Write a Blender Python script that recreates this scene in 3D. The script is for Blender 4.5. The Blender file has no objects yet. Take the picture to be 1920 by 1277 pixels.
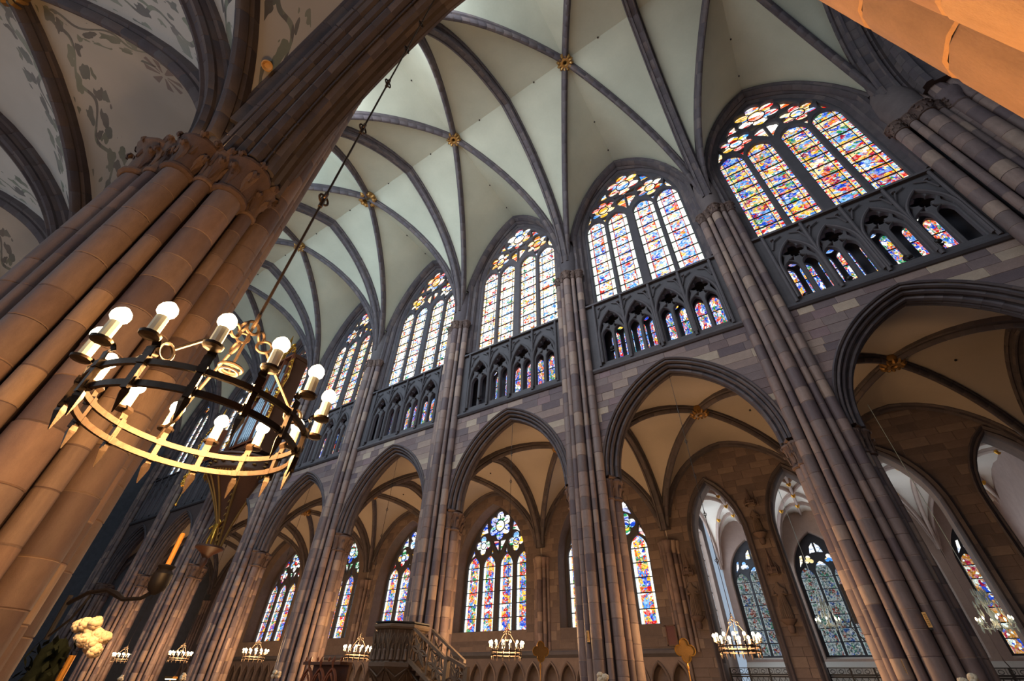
import bpy, bmesh, math, random
from mathutils import Vector, Matrix
import numpy as np
random.seed(7)
C = bpy.context.scene.collection
sc = bpy.context.scene
PI = math.pi
sin, cos, sqrt = math.sin, math.cos, math.sqrt

# ------------------------------------------------------------------ camera
cam = bpy.data.cameras.new('camera')
cam_o = bpy.data.objects.new('camera', cam); C.objects.link(cam_o)
cam.sensor_width = 36.0; cam.sensor_fit = 'HORIZONTAL'; cam.lens = 14.9235
cam.clip_start = 0.05; cam.clip_end = 300
RC = ((0.83632352, 0.54768497, 0.02457939), (-0.33413464, 0.54474763, -0.76915802), (-0.43464585, 0.63505212, 0.63858577))
cam_o.matrix_world = Matrix(((RC[0][0], -RC[1][0], -RC[2][0], -5.8237),
                             (RC[0][1], -RC[1][1], -RC[2][1], -16.6885),
                             (RC[0][2], -RC[1][2], -RC[2][2], 1.8659), (0, 0, 0, 1)))
sc.camera = cam_o

# ------------------------------------------------------------------ world, light, exposure
EXPO = 0.0
sc.view_settings.view_transform = 'Standard'
sc.view_settings.look = 'None'
sc.view_settings.exposure = EXPO
sc.view_settings.gamma = 1.0
sc.view_settings.use_curve_mapping = False
sc.cycles.use_denoising = True
sc.cycles.max_bounces = 8
sc.cycles.diffuse_bounces = 5
sc.cycles.glossy_bounces = 3
sc.cycles.sample_clamp_indirect = 4.0
world = bpy.data.worlds.new('daylight'); sc.world = world
world.use_nodes = True
world.node_tree.nodes['Background'].inputs[0].default_value = (0.55, 0.68, 0.85, 1)
world.node_tree.nodes['Background'].inputs[1].default_value = 0.6

L = 8.7            # bay length
W = 15.5           # nave width between wall faces
YS = -W            # south wall face
TH = 1.05          # thickness of the arcade walls
def bay(k): return -L * k
def pier(k): return -L * (k + .5)

def area(name, loc, target, sx, sy, power, col):
    l = bpy.data.lights.new(name, 'AREA'); l.shape = 'RECTANGLE'; l.size = sx; l.size_y = sy
    l.energy = power; l.color = col
    o = bpy.data.objects.new(name, l); C.objects.link(o); o.location = loc
    d = Vector(target) - Vector(loc)
    o.rotation_euler = d.to_track_quat('-Z', 'Y').to_euler()
    return o
def point(name, loc, power, col, r=.3):
    l = bpy.data.lights.new(name, 'POINT'); l.energy = power; l.color = col; l.shadow_soft_size = r
    o = bpy.data.objects.new(name, l); C.objects.link(o); o.location = loc
    return o
def spot(name, loc, target, power, col, ang=60, r=.05):
    l = bpy.data.lights.new(name, 'SPOT'); l.energy = power; l.color = col; l.spot_size = math.radians(ang); l.spot_blend = .6; l.shadow_soft_size = r
    o = bpy.data.objects.new(name, l); C.objects.link(o); o.location = loc
    o.rotation_euler = (Vector(target) - Vector(loc)).to_track_quat('-Z', 'Y').to_euler()
    return o
DAY = (0.86, 0.93, 1.0); SUN = (1.0, 0.93, 0.80); WARM = (1.0, 0.56, 0.22)
# daylight from the south clerestory, the south aisle, the chapel and the crossing windows
P_CLER, P_SAISLE, P_CHAP, P_CROSS = 1250, 150, 420, 500
for k in range(0, 7):
    area('south_clerestory_daylight', (bay(k), YS - .05, 24.6), (bay(k), 0, 22), 6.0, 9.0, P_CLER * (.05, .72, 1.1, 1.2, .85, .3, .15)[k], DAY if k < 3 else (.68, .86, 1.0))
for k in (0, 1, 2, 3):
    area('south_aisle_daylight', (bay(k), -27.0, 8.5), (bay(k), -20, 10), 4.5, 6.5, P_SAISLE, DAY)

area('chapel_daylight', (-4.5, 21.2, 7.5), (-4.5, 12, 8.5), 15, 5, P_CHAP, DAY)
area('chapel_side_daylight', (-12.7, 19.4, 8), (-6, 17, 9), 2.8, 6, P_CHAP * .4, DAY)
area('transept_daylight', (15, -20, 26), (8, 0, 20), 8, 8, P_CROSS, (.72, .85, 1.0))
# ------------------------------------------------------------------ mesh helper
class MB:
    def __init__(s): s.v = []; s.f = []; s.uv = None
    def quad_grid(s, rows, close=False, closev=False, flip=False):
        b = len(s.v); n = len(rows[0])
        for r in rows: s.v.extend([tuple(p) for p in r])
        m = len(rows)
        for i in range(m if closev else m - 1):
            i2 = (i + 1) % m
            for j in range(n if close else n - 1):
                j2 = (j + 1) % n
                q = (b + i * n + j, b + i * n + j2, b + i2 * n + j2, b + i2 * n + j)
                s.f.append(q[::-1] if flip else q)
    def poly(s, pts, flip=False):
        b = len(s.v); s.v.extend([tuple(p) for p in pts]); q = tuple(range(b, b + len(pts)))
        s.f.append(q[::-1] if flip else q)
    def box(s, c, d, m=None):
        x, y, z = c; a, e, h = d[0] / 2, d[1] / 2, d[2] / 2
        b = len(s.v)
        for sx, sy, sz in ((-1,-1,-1),(1,-1,-1),(1,1,-1),(-1,1,-1),(-1,-1,1),(1,-1,1),(1,1,1),(-1,1,1)):
            p = Vector((sx * a, sy * e, sz * h))
            if m is not None: p = m @ p
            s.v.append((x + p.x, y + p.y, z + p.z))
        for q in ((0,3,2,1),(4,5,6,7),(0,1,5,4),(1,2,6,5),(2,3,7,6),(3,0,4,7)): s.f.append(tuple(b + i for i in q))
    def lathe(s, prof, c=(0,0,0), n=12, cap=True, m=None):
        rows = []
        for r, z in prof:
            row = []
            for i in range(n):
                p = Vector((r * cos(2*PI*i/n), r * sin(2*PI*i/n), z))
                if m is not None: p = m @ p
                row.append((c[0] + p.x, c[1] + p.y, c[2] + p.z))
            rows.append(row)
        s.quad_grid(rows, close=True)
        if cap:
            s.poly(rows[0], flip=True); s.poly(rows[-1])
    def tube(s, pts, r, n=6, closed=False, cap=True):
        pts = [Vector(p) for p in pts]; m = len(pts); rows = []
        rr = r if hasattr(r, '__len__') else [r] * m
        prev = None
        for i in range(m):
            a = pts[(i - 1) % m] if (closed or i > 0) else pts[i]
            b = pts[(i + 1) % m] if (closed or i < m - 1) else pts[i]
            t = (b - a).normalized()
            if prev is None:
                u = t.cross(Vector((0, 0, 1)))
                if u.length < 1e-3: u = t.cross(Vector((1, 0, 0)))
            else:
                u = prev - t * prev.dot(t)
                if u.length < 1e-4: u = t.orthogonal()
            u.normalize(); prev = u; w = t.cross(u)
            rows.append([pts[i] + (u * cos(2*PI*j/n) + w * sin(2*PI*j/n)) * rr[i] for j in range(n)])
        s.quad_grid(rows, close=True, closev=closed, flip=True)
        if cap and not closed:
            s.poly(rows[0]); s.poly(rows[-1], flip=True)
    def mesh(s, name, mat, smooth=35):
        me = bpy.data.meshes.new(name)
        me.from_pydata([tuple(v) for v in s.v], [], s.f)
        if mat: me.materials.append(mat)
        if s.uv is not None:
            lay = me.uv_layers.new(name='UVMap')
            for li, l in enumerate(me.loops): lay.data[li].uv = s.uv(me.vertices[l.vertex_index].co)
        if smooth:
            me.polygons.foreach_set('use_smooth', [True] * len(me.polygons))
            me.set_sharp_from_angle(angle=math.radians(smooth))
        me.update()
        return me
    def build(s, name, mat, parent=None, loc=(0,0,0), smooth=35):
        return obj(name, s.mesh(name, mat, smooth), parent, loc)

def obj(name, me, parent=None, loc=(0,0,0), rot=None, scale=None):
    o = bpy.data.objects.new(name, me); C.objects.link(o)
    if parent: o.parent = parent
    o.location = loc
    if rot: o.rotation_euler = rot
    if scale: o.scale = scale
    return o
def tag(o, label=None, cat=None, group=None, kind=None):
    if label: o['label'] = label
    if cat: o['category'] = cat
    if group: o['group'] = group
    if kind: o['kind'] = kind
    return o
def empty(name, loc=(0,0,0), rz=0, kind=None):
    o = bpy.data.objects.new(name, None); C.objects.link(o); o.location = loc; o.rotation_euler = (0,0,rz)
    o.empty_display_size = .1
    if kind: o['kind'] = kind
    return o
def children_of(o): return [c for c in C.objects if c.parent == o]
def copy_tree(o, kids=None, parent=None):
    if kids is None:
        kids = {}
        for c in C.objects:
            if c.parent: kids.setdefault(c.parent.name, []).append(c)
    c = o.copy(); C.objects.link(c)
    if parent: c.parent = parent
    for ch in kids.get(o.name, []): copy_tree(ch, kids, c)
    return c
def flat_shape(name, outer, holes, depth, bevel, mat, res=1):
    """an outline with holes (x, z), given thickness along y with a small chamfer"""
    def inside(p, poly):
        c = False; j = len(poly) - 1
        for i in range(len(poly)):
            a, b = poly[i], poly[j]
            if (a[1] > p[1]) != (b[1] > p[1]) and p[0] < (b[0] - a[0]) * (p[1] - a[1]) / (b[1] - a[1]) + a[0]: c = not c
            j = i
        return c
    kept = []
    for h in holes:          # openings never run into each other
        if any(any(inside(p, k) for p in h) or any(inside(p, h) for p in k) for k in kept): continue
        if bevel > .02 and not all(inside(p, outer) for p in h): continue
        kept.append(h)
    holes = kept
    def area2(l): return sum(l[a][0] * l[(a + 1) % len(l)][1] - l[(a + 1) % len(l)][0] * l[a][1] for a in range(len(l)))
    def clean(l):
        out = []
        for p in l:
            if not out or abs(p[0] - out[-1][0]) + abs(p[1] - out[-1][1]) > 1e-4: out.append((p[0], p[1]))
        if abs(out[0][0] - out[-1][0]) + abs(out[0][1] - out[-1][1]) < 1e-4: out.pop()
        return out if area2(out) > 0 else out[::-1]
    def grow(l, d):          # offset outward, counter-clockwise loop
        n = len(l); out = []
        for a in range(n):
            p, q, r = l[a - 1], l[a], l[(a + 1) % n]
            e1 = Vector((q[0] - p[0], q[1] - p[1])).normalized(); e2 = Vector((r[0] - q[0], r[1] - q[1])).normalized()
            m = Vector((e1.y + e2.y, -e1.x - e2.x))
            m = m.normalized() if m.length > 1e-4 else Vector((e1.y, -e1.x))
            c = max(.45, m.dot(Vector((e1.y, -e1.x))))
            out.append((q[0] + m.x * d / c, q[1] + m.y * d / c))
        return out
    from mathutils.geometry import delaunay_2d_cdt
    loops = [clean(l) for l in [outer] + holes]
    face = [grow(loops[0], -bevel)] + [grow(l, bevel) for l in loops[1:]]
    vs, es = [], []
    for l in face:
        b = len(vs); vs += [Vector(p) for p in l]; es += [(b + a, b + (a + 1) % len(l)) for a in range(len(l))]
    V, E, F, _, _, _ = delaunay_2d_cdt(vs, es, [], 0, 1e-6)
    mb = MB(); h = depth / 2
    tris = []
    for f in F:
        c = (sum(V[q].x for q in f) / len(f), sum(V[q].y for q in f) / len(f))
        if inside(c, face[0]) and not any(inside(c, l) for l in face[1:]): tris.append(f)
    for y, flip in ((-h, False), (h, True)):
        b = len(mb.v); mb.v += [(v.x, y, v.y) for v in V]
        mb.f += [tuple(b + q for q in (f[::-1] if flip else f)) for f in tris]
    for n_, (l, g) in enumerate(zip(loops, face)):
        rows = [[(p[0], -h, p[1]) for p in g], [(p[0], -h + bevel, p[1]) for p in l], [(p[0], h - bevel, p[1]) for p in l], [(p[0], h, p[1]) for p in g]]
        mb.quad_grid(rows, close=True, flip=(n_ > 0))
    return mb.mesh(name, mat, smooth=40)

# ------------------------------------------------------------------ arches
def pa_R(a, rise): return (rise * rise + a * a) / (2 * a)
def parch(a, zs, rise, n=12, off=0.0, half=False):
    """points (x, z) of a pointed arch, left spring to right spring; off moves it outward"""
    R = pa_R(a, rise); cx = R - a
    top = math.acos(max(-1, min(1, (R - a) / (R + off))))
    L_ = []
    for i in range(n + 1):
        t = PI - (PI - (PI - top)) * i / n     # from PI down to PI-top
        t = PI - top * i / n
        L_.append((cx + (R + off) * cos(t), zs + (R + off) * sin(t)))
    if half: return L_
    return L_ + [(-x, z) for x, z in reversed(L_[:-1])]
def lancet(xc, z0, w, ztop, n=6, kr=1.6):
    """closed outline of a lancet light"""
    a = w / 2; rise = a * kr
    top = [(xc + x, z) for x, z in parch(a, ztop - rise, rise, n)]
    return [(xc - a, z0)] + top + [(xc + a, z0)]
def foil(xc, zc, r, n, m=7, rot=PI/2, k=1.08):
    """multifoil outline"""
    h = PI / n; d = r / (1 + k * sin(h)); lr = r - d
    t = d * cos(h) + sqrt(max(0, lr * lr - (d * sin(h)) ** 2))
    b = math.atan2(t * sin(h), t * cos(h) - d)
    pts = []
    for i in range(n):
        a0 = rot + 2 * PI * i / n
        for j in range(m + 1 if True else m):
            if j == m: continue
            u = a0 - b + 2 * b * j / m
            pts.append((xc + d * cos(a0) + lr * cos(u), zc + d * sin(a0) + lr * sin(u)))
    return pts
def circ(xc, zc, r, n=20): return [(xc + r * cos(2*PI*i/n), zc + r * sin(2*PI*i/n)) for i in range(n)]

def sweep(mb, path, lat, prof, stones=0, groove=.012, closed_prof=False, up=None, caps=True):
    """sweeps prof [(n, q)] along path (3D points); lat = horizontal lateral axis; q is measured along the outward normal.
    stones > 0 cuts it into that many voussoirs, each its own island with chamfered ends"""
    P = [Vector(p) for p in path]; lat = Vector(lat).normalized()
    cum = [0]
    for a, b in zip(P, P[1:]): cum.append(cum[-1] + (b - a).length)
    T = cum[-1]
    tang = []
    for i in range(len(P)):
        a = P[max(i - 1, 0)]; b = P[min(i + 1, len(P) - 1)]
        tang.append((b - a).normalized())
    def at(s):
        s = max(0, min(T, s))
        for i in range(len(P) - 1):
            if s <= cum[i + 1] + 1e-9:
                f = (s - cum[i]) / max(1e-9, cum[i + 1] - cum[i])
                p = P[i].lerp(P[i + 1], f); t = tang[i].lerp(tang[i + 1], f).normalized()
                return p, t
        return P[-1], tang[-1]
    def ring(s, ins=0):
        p, t = at(s); nn = t.cross(lat)
        if up is not None and nn.dot(Vector(up)) < 0: nn = -nn
        k = 1 - ins
        return [p + lat * (n_ * k) + nn * (q_ + (ins * .35 if q_ < 0 else 0)) for n_, q_ in prof]
    if caps and len(prof) > 3:
        mb.poly(ring(0), flip=True); mb.poly(ring(T))
    if stones <= 0:
        mb.quad_grid([ring(c) for c in cum], close=closed_prof); return
    for i in range(stones):
        s0, s1 = T * i / stones, T * (i + 1) / stones
        sub = max(1, int(math.ceil((len(P) - 1) / stones)))
        rows = [ring(s0, groove * 2), ] + [ring(s0 + groove + (s1 - s0 - 2 * groove) * j / sub) for j in range(sub + 1)] + [ring(s1, groove * 2)]
        mb.quad_grid(rows, close=closed_prof)
# ------------------------------------------------------------------ materials
class NT:
    def __init__(s, name):
        s.m = bpy.data.materials.new(name); s.m.use_nodes = True; s.t = s.m.node_tree; s.t.nodes.clear()
        s.out = s.t.nodes.new('ShaderNodeOutputMaterial')
    def n(s, typ, inp=None, **kw):
        nd = s.t.nodes.new('ShaderNode' + typ)
        for k, v in kw.items(): setattr(nd, k, v)
        for k, v in (inp or {}).items():
            sock = nd.inputs[k]
            if isinstance(v, bpy.types.NodeSocket): s.t.links.new(v, sock)
            else: sock.default_value = v
        return nd
    def math(s, op, a, b=0.0, c=None):
        d = {0: a, 1: b}
        if c is not None: d[2] = c
        return s.n('Math', d, operation=op).outputs[0]
    def mix(s, f, a, b, mode='MIX'):
        nd = s.t.nodes.new('ShaderNodeMix'); nd.data_type = 'RGBA'; nd.blend_type = mode
        for k, v in ((0, f), (6, a), (7, b)):
            if isinstance(v, bpy.types.NodeSocket): s.t.links.new(v, nd.inputs[k])
            else: nd.inputs[k].default_value = v
        return nd.outputs[2]
    def ramp(s, f, stops, interp='LINEAR'):
        nd = s.n('ValToRGB', {0: f}); cr = nd.color_ramp; cr.interpolation = interp
        while len(cr.elements) > 1: cr.elements.remove(cr.elements[-1])
        cr.elements[0].position = stops[0][0]; cr.elements[0].color = stops[0][1]
        for p, c in stops[1:]:
            e = cr.elements.new(p); e.color = c
        return nd.outputs[0]
def lin(r, g, b):
    f = lambda c: (c / 255 / 12.92) if c <= 10 else ((c / 255 + .055) / 1.055) ** 2.4
    return (f(r), f(g), f(b), 1)

def stone(name, cols, rough=.75, bump=.25, spec=.25, island=True, scale=1.0, dirt=.35):
    """sandstone: one tint per stone, grain and weathering"""
    t = NT(name)
    oi = t.n('ObjectInfo'); rnd = oi.outputs['Random']
    if island:
        g = t.n('NewGeometry')
        rnd = t.math('FRACT', t.math('ADD', t.math('MULTIPLY', rnd, 7.31), t.math('MULTIPLY', g.outputs['Random Per Island'], 5.17)))
    n_ = len(cols)
    base = t.ramp(rnd, [(i / n_, c) for i, c in enumerate(cols)], 'CONSTANT')
    tc = t.n('TexCoord')
    nz = t.n('TexNoise', {'Vector': tc.outputs['Object'], 'Scale': 2.3 * scale, 'Detail': 5.0, 'Roughness': .62})
    fine = t.n('TexNoise', {'Vector': tc.outputs['Object'], 'Scale': 34 * scale, 'Detail': 3.0})
    v = t.math('MULTIPLY_ADD', nz.outputs[0], 2 * dirt, 1 - dirt)
    v = t.math('MULTIPLY_ADD', fine.outputs[0], .25, t.math('SUBTRACT', v, .125))
    hsv = t.n('HueSaturation', {'Value': v, 'Color': base})
    bp = t.n('Bump', {'Strength': bump, 'Distance': .03, 'Height': t.math('ADD', nz.outputs[0], t.math('MULTIPLY', fine.outputs[0], .35))})
    b = t.n('BsdfPrincipled', {'Base Color': hsv.outputs[0], 'Roughness': rough, 'Specular IOR Level': spec, 'Normal': bp.outputs[0]})
    t.t.links.new(b.outputs[0], t.out.inputs[0]); return t.m
def plain(name, col, rough=.6, metal=0.0, bump=0, nscale=20, var=.25, spec=.4, emit=None):
    t = NT(name)
    tc = t.n('TexCoord'); nz = t.n('TexNoise', {'Vector': tc.outputs['Object'], 'Scale': float(nscale), 'Detail': 4.0})
    hsv = t.n('HueSaturation', {'Value': t.math('MULTIPLY_ADD', nz.outputs[0], 2 * var, 1 - var), 'Color': col})
    d = {'Base Color': hsv.outputs[0], 'Roughness': rough, 'Metallic': metal, 'Specular IOR Level': spec}
    if bump: d['Normal'] = t.n('Bump', {'Strength': bump, 'Distance': .01, 'Height': nz.outputs[0]}).outputs[0]
    if emit: d['Emission Color'] = emit[0]; d['Emission Strength'] = emit[1]
    b = t.n('BsdfPrincipled', d); t.t.links.new(b.outputs[0], t.out.inputs[0]); return t.m
def glow(name, col, s):
    t = NT(name); e = t.n('Emission', {'Color': col, 'Strength': s}); t.t.links.new(e.outputs[0], t.out.inputs[0]); return t.m

PAL_FIG = [lin(*c) for c in ((30,70,190),(200,35,30),(235,180,50),(70,140,220),(245,245,235),(215,90,35),(40,130,75),(120,170,225),(240,215,150),(150,30,60))]
def stained(name, border, fig, strength, bw=.13, cell=11.0, white=.25, bead=9.0, two=True):
    """stained glass lit by the sky behind it; UV is metric across and up the light"""
    t = NT(name)
    uv = t.n('UVMap'); oi = t.n('ObjectInfo')
    off = t.math('MULTIPLY', oi.outputs['Random'], 53.0)
    sep = t.n('SeparateXYZ', {0: uv.outputs[0]})
    u, v = sep.outputs[0], sep.outputs[1]
    vec = t.n('VectorMath', {0: uv.outputs[0], 1: t.n('CombineXYZ', {0: off, 1: t.math('MULTIPLY', off, .37), 2: off}).outputs[0]}, operation='ADD').outputs[0]
    vr = t.n('TexVoronoi', {'Vector': vec, 'Scale': cell})
    ed = t.n('TexVoronoi', {'Vector': vec, 'Scale': cell}, feature='DISTANCE_TO_EDGE')
    wob = t.n('TexNoise', {'Vector': vec, 'Scale': 4.0, 'Detail': 2.0})
    vz = t.n('VectorMath', {0: vec, 1: t.n('VectorMath', {0: wob.outputs['Color'], 'Scale': .22}, operation='SCALE').outputs[0]}, operation='ADD').outputs[0]
    big = t.n('TexVoronoi', {'Vector': vz, 'Scale': cell * .33})
    sc1 = t.n('SeparateColor', {0: vr.outputs['Color']}); sc2 = t.n('SeparateColor', {0: big.outputs['Color']})
    pick = t.math('GREATER_THAN', sc1.outputs[2], .72)
    key = t.math('ADD', t.math('MULTIPLY', pick, sc1.outputs[0]), t.math('MULTIPLY', t.math('SUBTRACT', 1.0, pick), sc2.outputs[0]))
    nf = len(fig); figc = t.ramp(key, [(i / nf, c) for i, c in enumerate(fig)], 'CONSTANT')
    figc = t.n('HueSaturation', {'Value': t.math('MULTIPLY_ADD', sc1.outputs[1], .6, .55), 'Color': figc}).outputs[0]
    nb = len(border)
    bk = t.math('FRACT', t.math('ADD', t.math('MULTIPLY', t.math('FLOOR', t.math('MULTIPLY', v, bead)), .381), t.math('MULTIPLY', sc1.outputs[1], .25)))
    brd = t.ramp(bk, [(i / nb, c) for i, c in enumerate(border)], 'CONSTANT')
    # distance from the axis of the light, 0 in the middle, 1 at the edge (u runs -1..1 in the third UV digit)
    au = t.math('ABSOLUTE', t.math('SUBTRACT', t.math('MULTIPLY', t.math('FRACT', u), 2.0), 1.0))
    inb = t.math('GREATER_THAN', au, 1 - 2 * bw)
    col = t.mix(inb, figc, brd)
    ring = t.math('LESS_THAN', t.math('ABSOLUTE', t.math('SUBTRACT', au, 1 - 2 * bw)), .03)
    col = t.mix(ring, col, fig[2])
    wn = t.n('TexNoise', {'Vector': vec, 'Scale': cell * .8, 'Detail': 3.0})
    wh = t.math('MULTIPLY', t.math('GREATER_THAN', wn.outputs[0], .52), white)
    col = t.mix(wh, col, (1, 1, 1, 1))
    lead = t.math('MULTIPLY', t.math('GREATER_THAN', ed.outputs[0], .03), 1.0)
    lead = t.math('MULTIPLY_ADD', lead, .75, .25)
    e = t.n('Emission', {'Color': col, 'Strength': t.math('MULTIPLY', lead, strength)})
    t.t.links.new(e.outputs[0], t.out.inputs[0]); return t.m

def G(*c): return lin(*c)
M = {}
# bare sandstones of the cathedral, pink to grey
M['stone_wall'] = stone('sandstone_wall', [G(116,102,102), G(130,112,108), G(104,92,94), G(122,108,106), G(164,148,132), G(110,94,94), G(134,116,110), G(98,86,90), G(124,104,106), G(146,128,118)], rough=.8, island=False)
M['stone_pier'] = stone('sandstone_pier', [G(118,102,98), G(134,114,106), G(106,92,90), G(126,106,100), G(146,126,114), G(110,94,92), G(122,106,102), G(96,82,84)], rough=.62, spec=.35)
M['stone_rib'] = stone('sandstone_rib', [G(84,78,82), G(90,84,86), G(80,74,79), G(97,88,88), G(84,77,81), G(87,80,82), G(78,73,77)], rough=.75)
M['stone_trac'] = stone('sandstone_tracery', [G(82,80,84), G(88,84,88), G(76,74,79)], rough=.75, island=False, dirt=.25)
M['stone_cap'] = stone('sandstone_capital', [G(98,82,76), G(108,90,82), G(90,74,70)], rough=.8, dirt=.45, bump=.5)
M['stone_back'] = stone('sandstone_core', [G(84,72,70), G(90,76,74)], rough=.85)
M['stone_aisle'] = stone('sandstone_aisle', [G(108,94,88), G(118,102,94), G(98,86,82), G(126,110,100), G(104,90,84)], rough=.8)
M['stone_pale'] = stone('sandstone_chapel', [G(176,158,150), G(186,168,158), G(168,150,144)], rough=.8, dirt=.2)
def plaster(name, col, dirt=.18, sc_=.35):
    t = NT(name)
    tc = t.n('TexCoord'); nz = t.n('TexNoise', {'Vector': tc.outputs['Object'], 'Scale': sc_, 'Detail': 6.0, 'Roughness': .55})
    f2 = t.n('TexNoise', {'Vector': tc.outputs['Object'], 'Scale': 9.0, 'Detail': 4.0})
    v = t.math('MULTIPLY_ADD', nz.outputs[0], 2 * dirt, 1 - dirt)
    v = t.math('MULTIPLY_ADD', f2.outputs[0], .08, t.math('SUBTRACT', v, .04))
    hsv = t.n('HueSaturation', {'Value': v, 'Color': col})
    b = t.n('BsdfPrincipled', {'Base Color': hsv.outputs[0], 'Roughness': .9, 'Specular IOR Level': .1,
            'Normal': t.n('Bump', {'Strength': .12, 'Distance': .03, 'Height': f2.outputs[0]}).outputs[0]})
    t.t.links.new(b.outputs[0], t.out.inputs[0]); return t.m
M['web_nave'] = plaster('plaster_nave_vault', G(172,174,158), dirt=.25)
M['web_aisle'] = plaster('plaster_aisle_vault', G(178,168,156))
def painted_vault():
    """grey plaster with painted leaf borders along the ribs and a little sun"""
    t = NT('painted_south_vault')
    tc = t.n('TexCoord'); sp = t.n('SeparateXYZ', {0: tc.outputs['Object']})
    su = t.math('DIVIDE', sp.outputs[0], 4.35); sv = t.math('DIVIDE', t.math('ADD', sp.outputs[1], 21.525), 4.975)
    au, av = t.math('ABSOLUTE', su), t.math('ABSOLUTE', sv)
    d = t.math('ABSOLUTE', t.math('SUBTRACT', au, av)); al = t.math('MAXIMUM', au, av)
    vec = t.n('CombineXYZ', {0: t.math('MULTIPLY', d, 13.0), 1: t.math('MULTIPLY', al, 13.0), 2: t.math('MULTIPLY', t.math('ADD', t.math('SIGN', su), t.math('SIGN', sv)), 3.0)}).outputs[0]
    wob = t.n('TexNoise', {'Vector': vec, 'Scale': 1.1, 'Detail': 2.0})
    v2 = t.n('VectorMath', {0: vec, 1: t.n('VectorMath', {0: wob.outputs['Color'], 'Scale': 1.3}, operation='SCALE').outputs[0]}, operation='ADD').outputs[0]
    vr = t.n('TexVoronoi', {'Vector': v2, 'Scale': 1.0, 'Randomness': .8})
    inb = t.math('MULTIPLY', t.math('GREATER_THAN', d, .07), t.math('LESS_THAN', d, .30))
    leaf = t.math('MULTIPLY', t.math('LESS_THAN', vr.outputs['Distance'], .40), inb)
    vein = t.math('LESS_THAN', t.math('ABSOLUTE', t.math('SUBTRACT', d, t.math('MULTIPLY_ADD', t.math('SINE', t.math('MULTIPLY', al, 30.0)), .035, .17))), .010)
    leaf = t.math('MAXIMUM', leaf, vein)
    nz = t.n('TexNoise', {'Vector': tc.outputs['Object'], 'Scale': .5, 'Detail': 5.0})
    fade = t.math('MULTIPLY', leaf, t.math('MULTIPLY_ADD', nz.outputs[0], 1.2, .1))
    lc = t.ramp(t.n('SeparateColor', {0: vr.outputs['Color']}).outputs[0], [(0, G(98,108,98)), (.35, G(82,92,92)), (.6, G(110,122,110)), (.8, G(74,76,80))], 'CONSTANT')
    base = t.n('HueSaturation', {'Value': t.math('MULTIPLY_ADD', nz.outputs[0], .5, .75), 'Color': G(180,178,174)}).outputs[0]
    col = t.mix(fade, base, lc)
    dx, dy = t.math('SUBTRACT', su, .27), t.math('SUBTRACT', sv, .62)
    rad = t.math('SQRT', t.math('ADD', t.math('MULTIPLY', dx, dx), t.math('MULTIPLY', dy, dy)))
    ang = t.math('SINE', t.math('MULTIPLY', t.math('ARCTAN2', dy, dx), 8.0))
    star = t.math('MULTIPLY', t.math('MULTIPLY', t.math('GREATER_THAN', ang, .1), t.math('LESS_THAN', rad, .10)), t.math('GREATER_THAN', rad, .02))
    col = t.mix(t.math('MULTIPLY', star, .55), col, G(96,72,78))
    b = t.n('BsdfPrincipled', {'Base Color': col, 'Roughness': .9, 'Specular IOR Level': .1})
    t.t.links.new(b.outputs[0], t.out.inputs[0]); return t.m
M['web_south'] = painted_vault()
M['web_chapel'] = plaster('plaster_chapel_vault', G(236,232,224), dirt=.06)
M['dark_wall'] = stone('sandstone_shaded', [G(74,78,86), G(82,84,92), G(68,72,80)], rough=.85, island=False)  # bluish dark sandstone copy; the shade of dim walls is put into its colour
M['floor'] = stone('floor_flagstone', [G(140,122,108), G(126,110,98), G(150,132,116)], rough=.45, bump=.1)
M['iron'] = plain('wrought_iron', G(58,48,40), rough=.42, metal=.55, bump=.25, nscale=30)
M['iron_lead'] = plain('window_iron', G(22,22,26), rough=.6, metal=.2)
M['gold'] = plain('gilding', G(214,160,66), rough=.32, metal=.85, bump=.3, nscale=40)
M['gold_dull'] = plain('old_gilding', G(150,112,60), rough=.45, metal=.6, bump=.4, nscale=30)
M['tube'] = plain('candle_tube', G(250,238,205), rough=.5, var=.04)
M['bulb'] = glow('lamp_bulb', (1.0, .80, .48, 1), 14)
M['wax'] = plain('beeswax', G(226,160,72), rough=.5, var=.08)
M['black'] = plain('black_paint', G(24,22,24), rough=.5, var=.2)
M['wood'] = plain('carved_oak', G(86,54,36), rough=.5, bump=.4, nscale=14)
M['wood_red'] = plain('painted_wood', G(118,66,42), rough=.5, bump=.3, nscale=16)
M['tin'] = plain('organ_pipe_tin', G(150,164,176), rough=.32, metal=.8, var=.12)
M['white_fl'] = plain('white_petals', G(196,182,158), rough=.8, bump=.15, nscale=60, var=.2)
M['leafgreen'] = plain('dark_foliage', G(14,19,15), rough=.95, bump=.4, nscale=40, spec=.05)
M['pulpit'] = stone('pulpit_stone', [G(104,88,74), G(94,78,66)], rough=.7, bump=.6, dirt=.5, island=False)
M['brass'] = plain('brass', G(190,140,70), rough=.35, metal=.8, var=.15)
M['beige'] = plain('beige_enamel', G(214,164,96), rough=.5, var=.06)
M['sill'] = plaster('pale_sill', G(206,206,202), dirt=.06)
M['crystal'] = plain('crystal_glass', G(190,214,220), rough=.12, metal=.0, var=.1, spec=.9)
M['painting'] = plain('dark_red_panel', G(84,34,32), rough=.5)
M['fig_stone'] = stone('statue_stone', [G(104,88,78)], rough=.8, bump=.6, dirt=.5, island=False)

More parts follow.
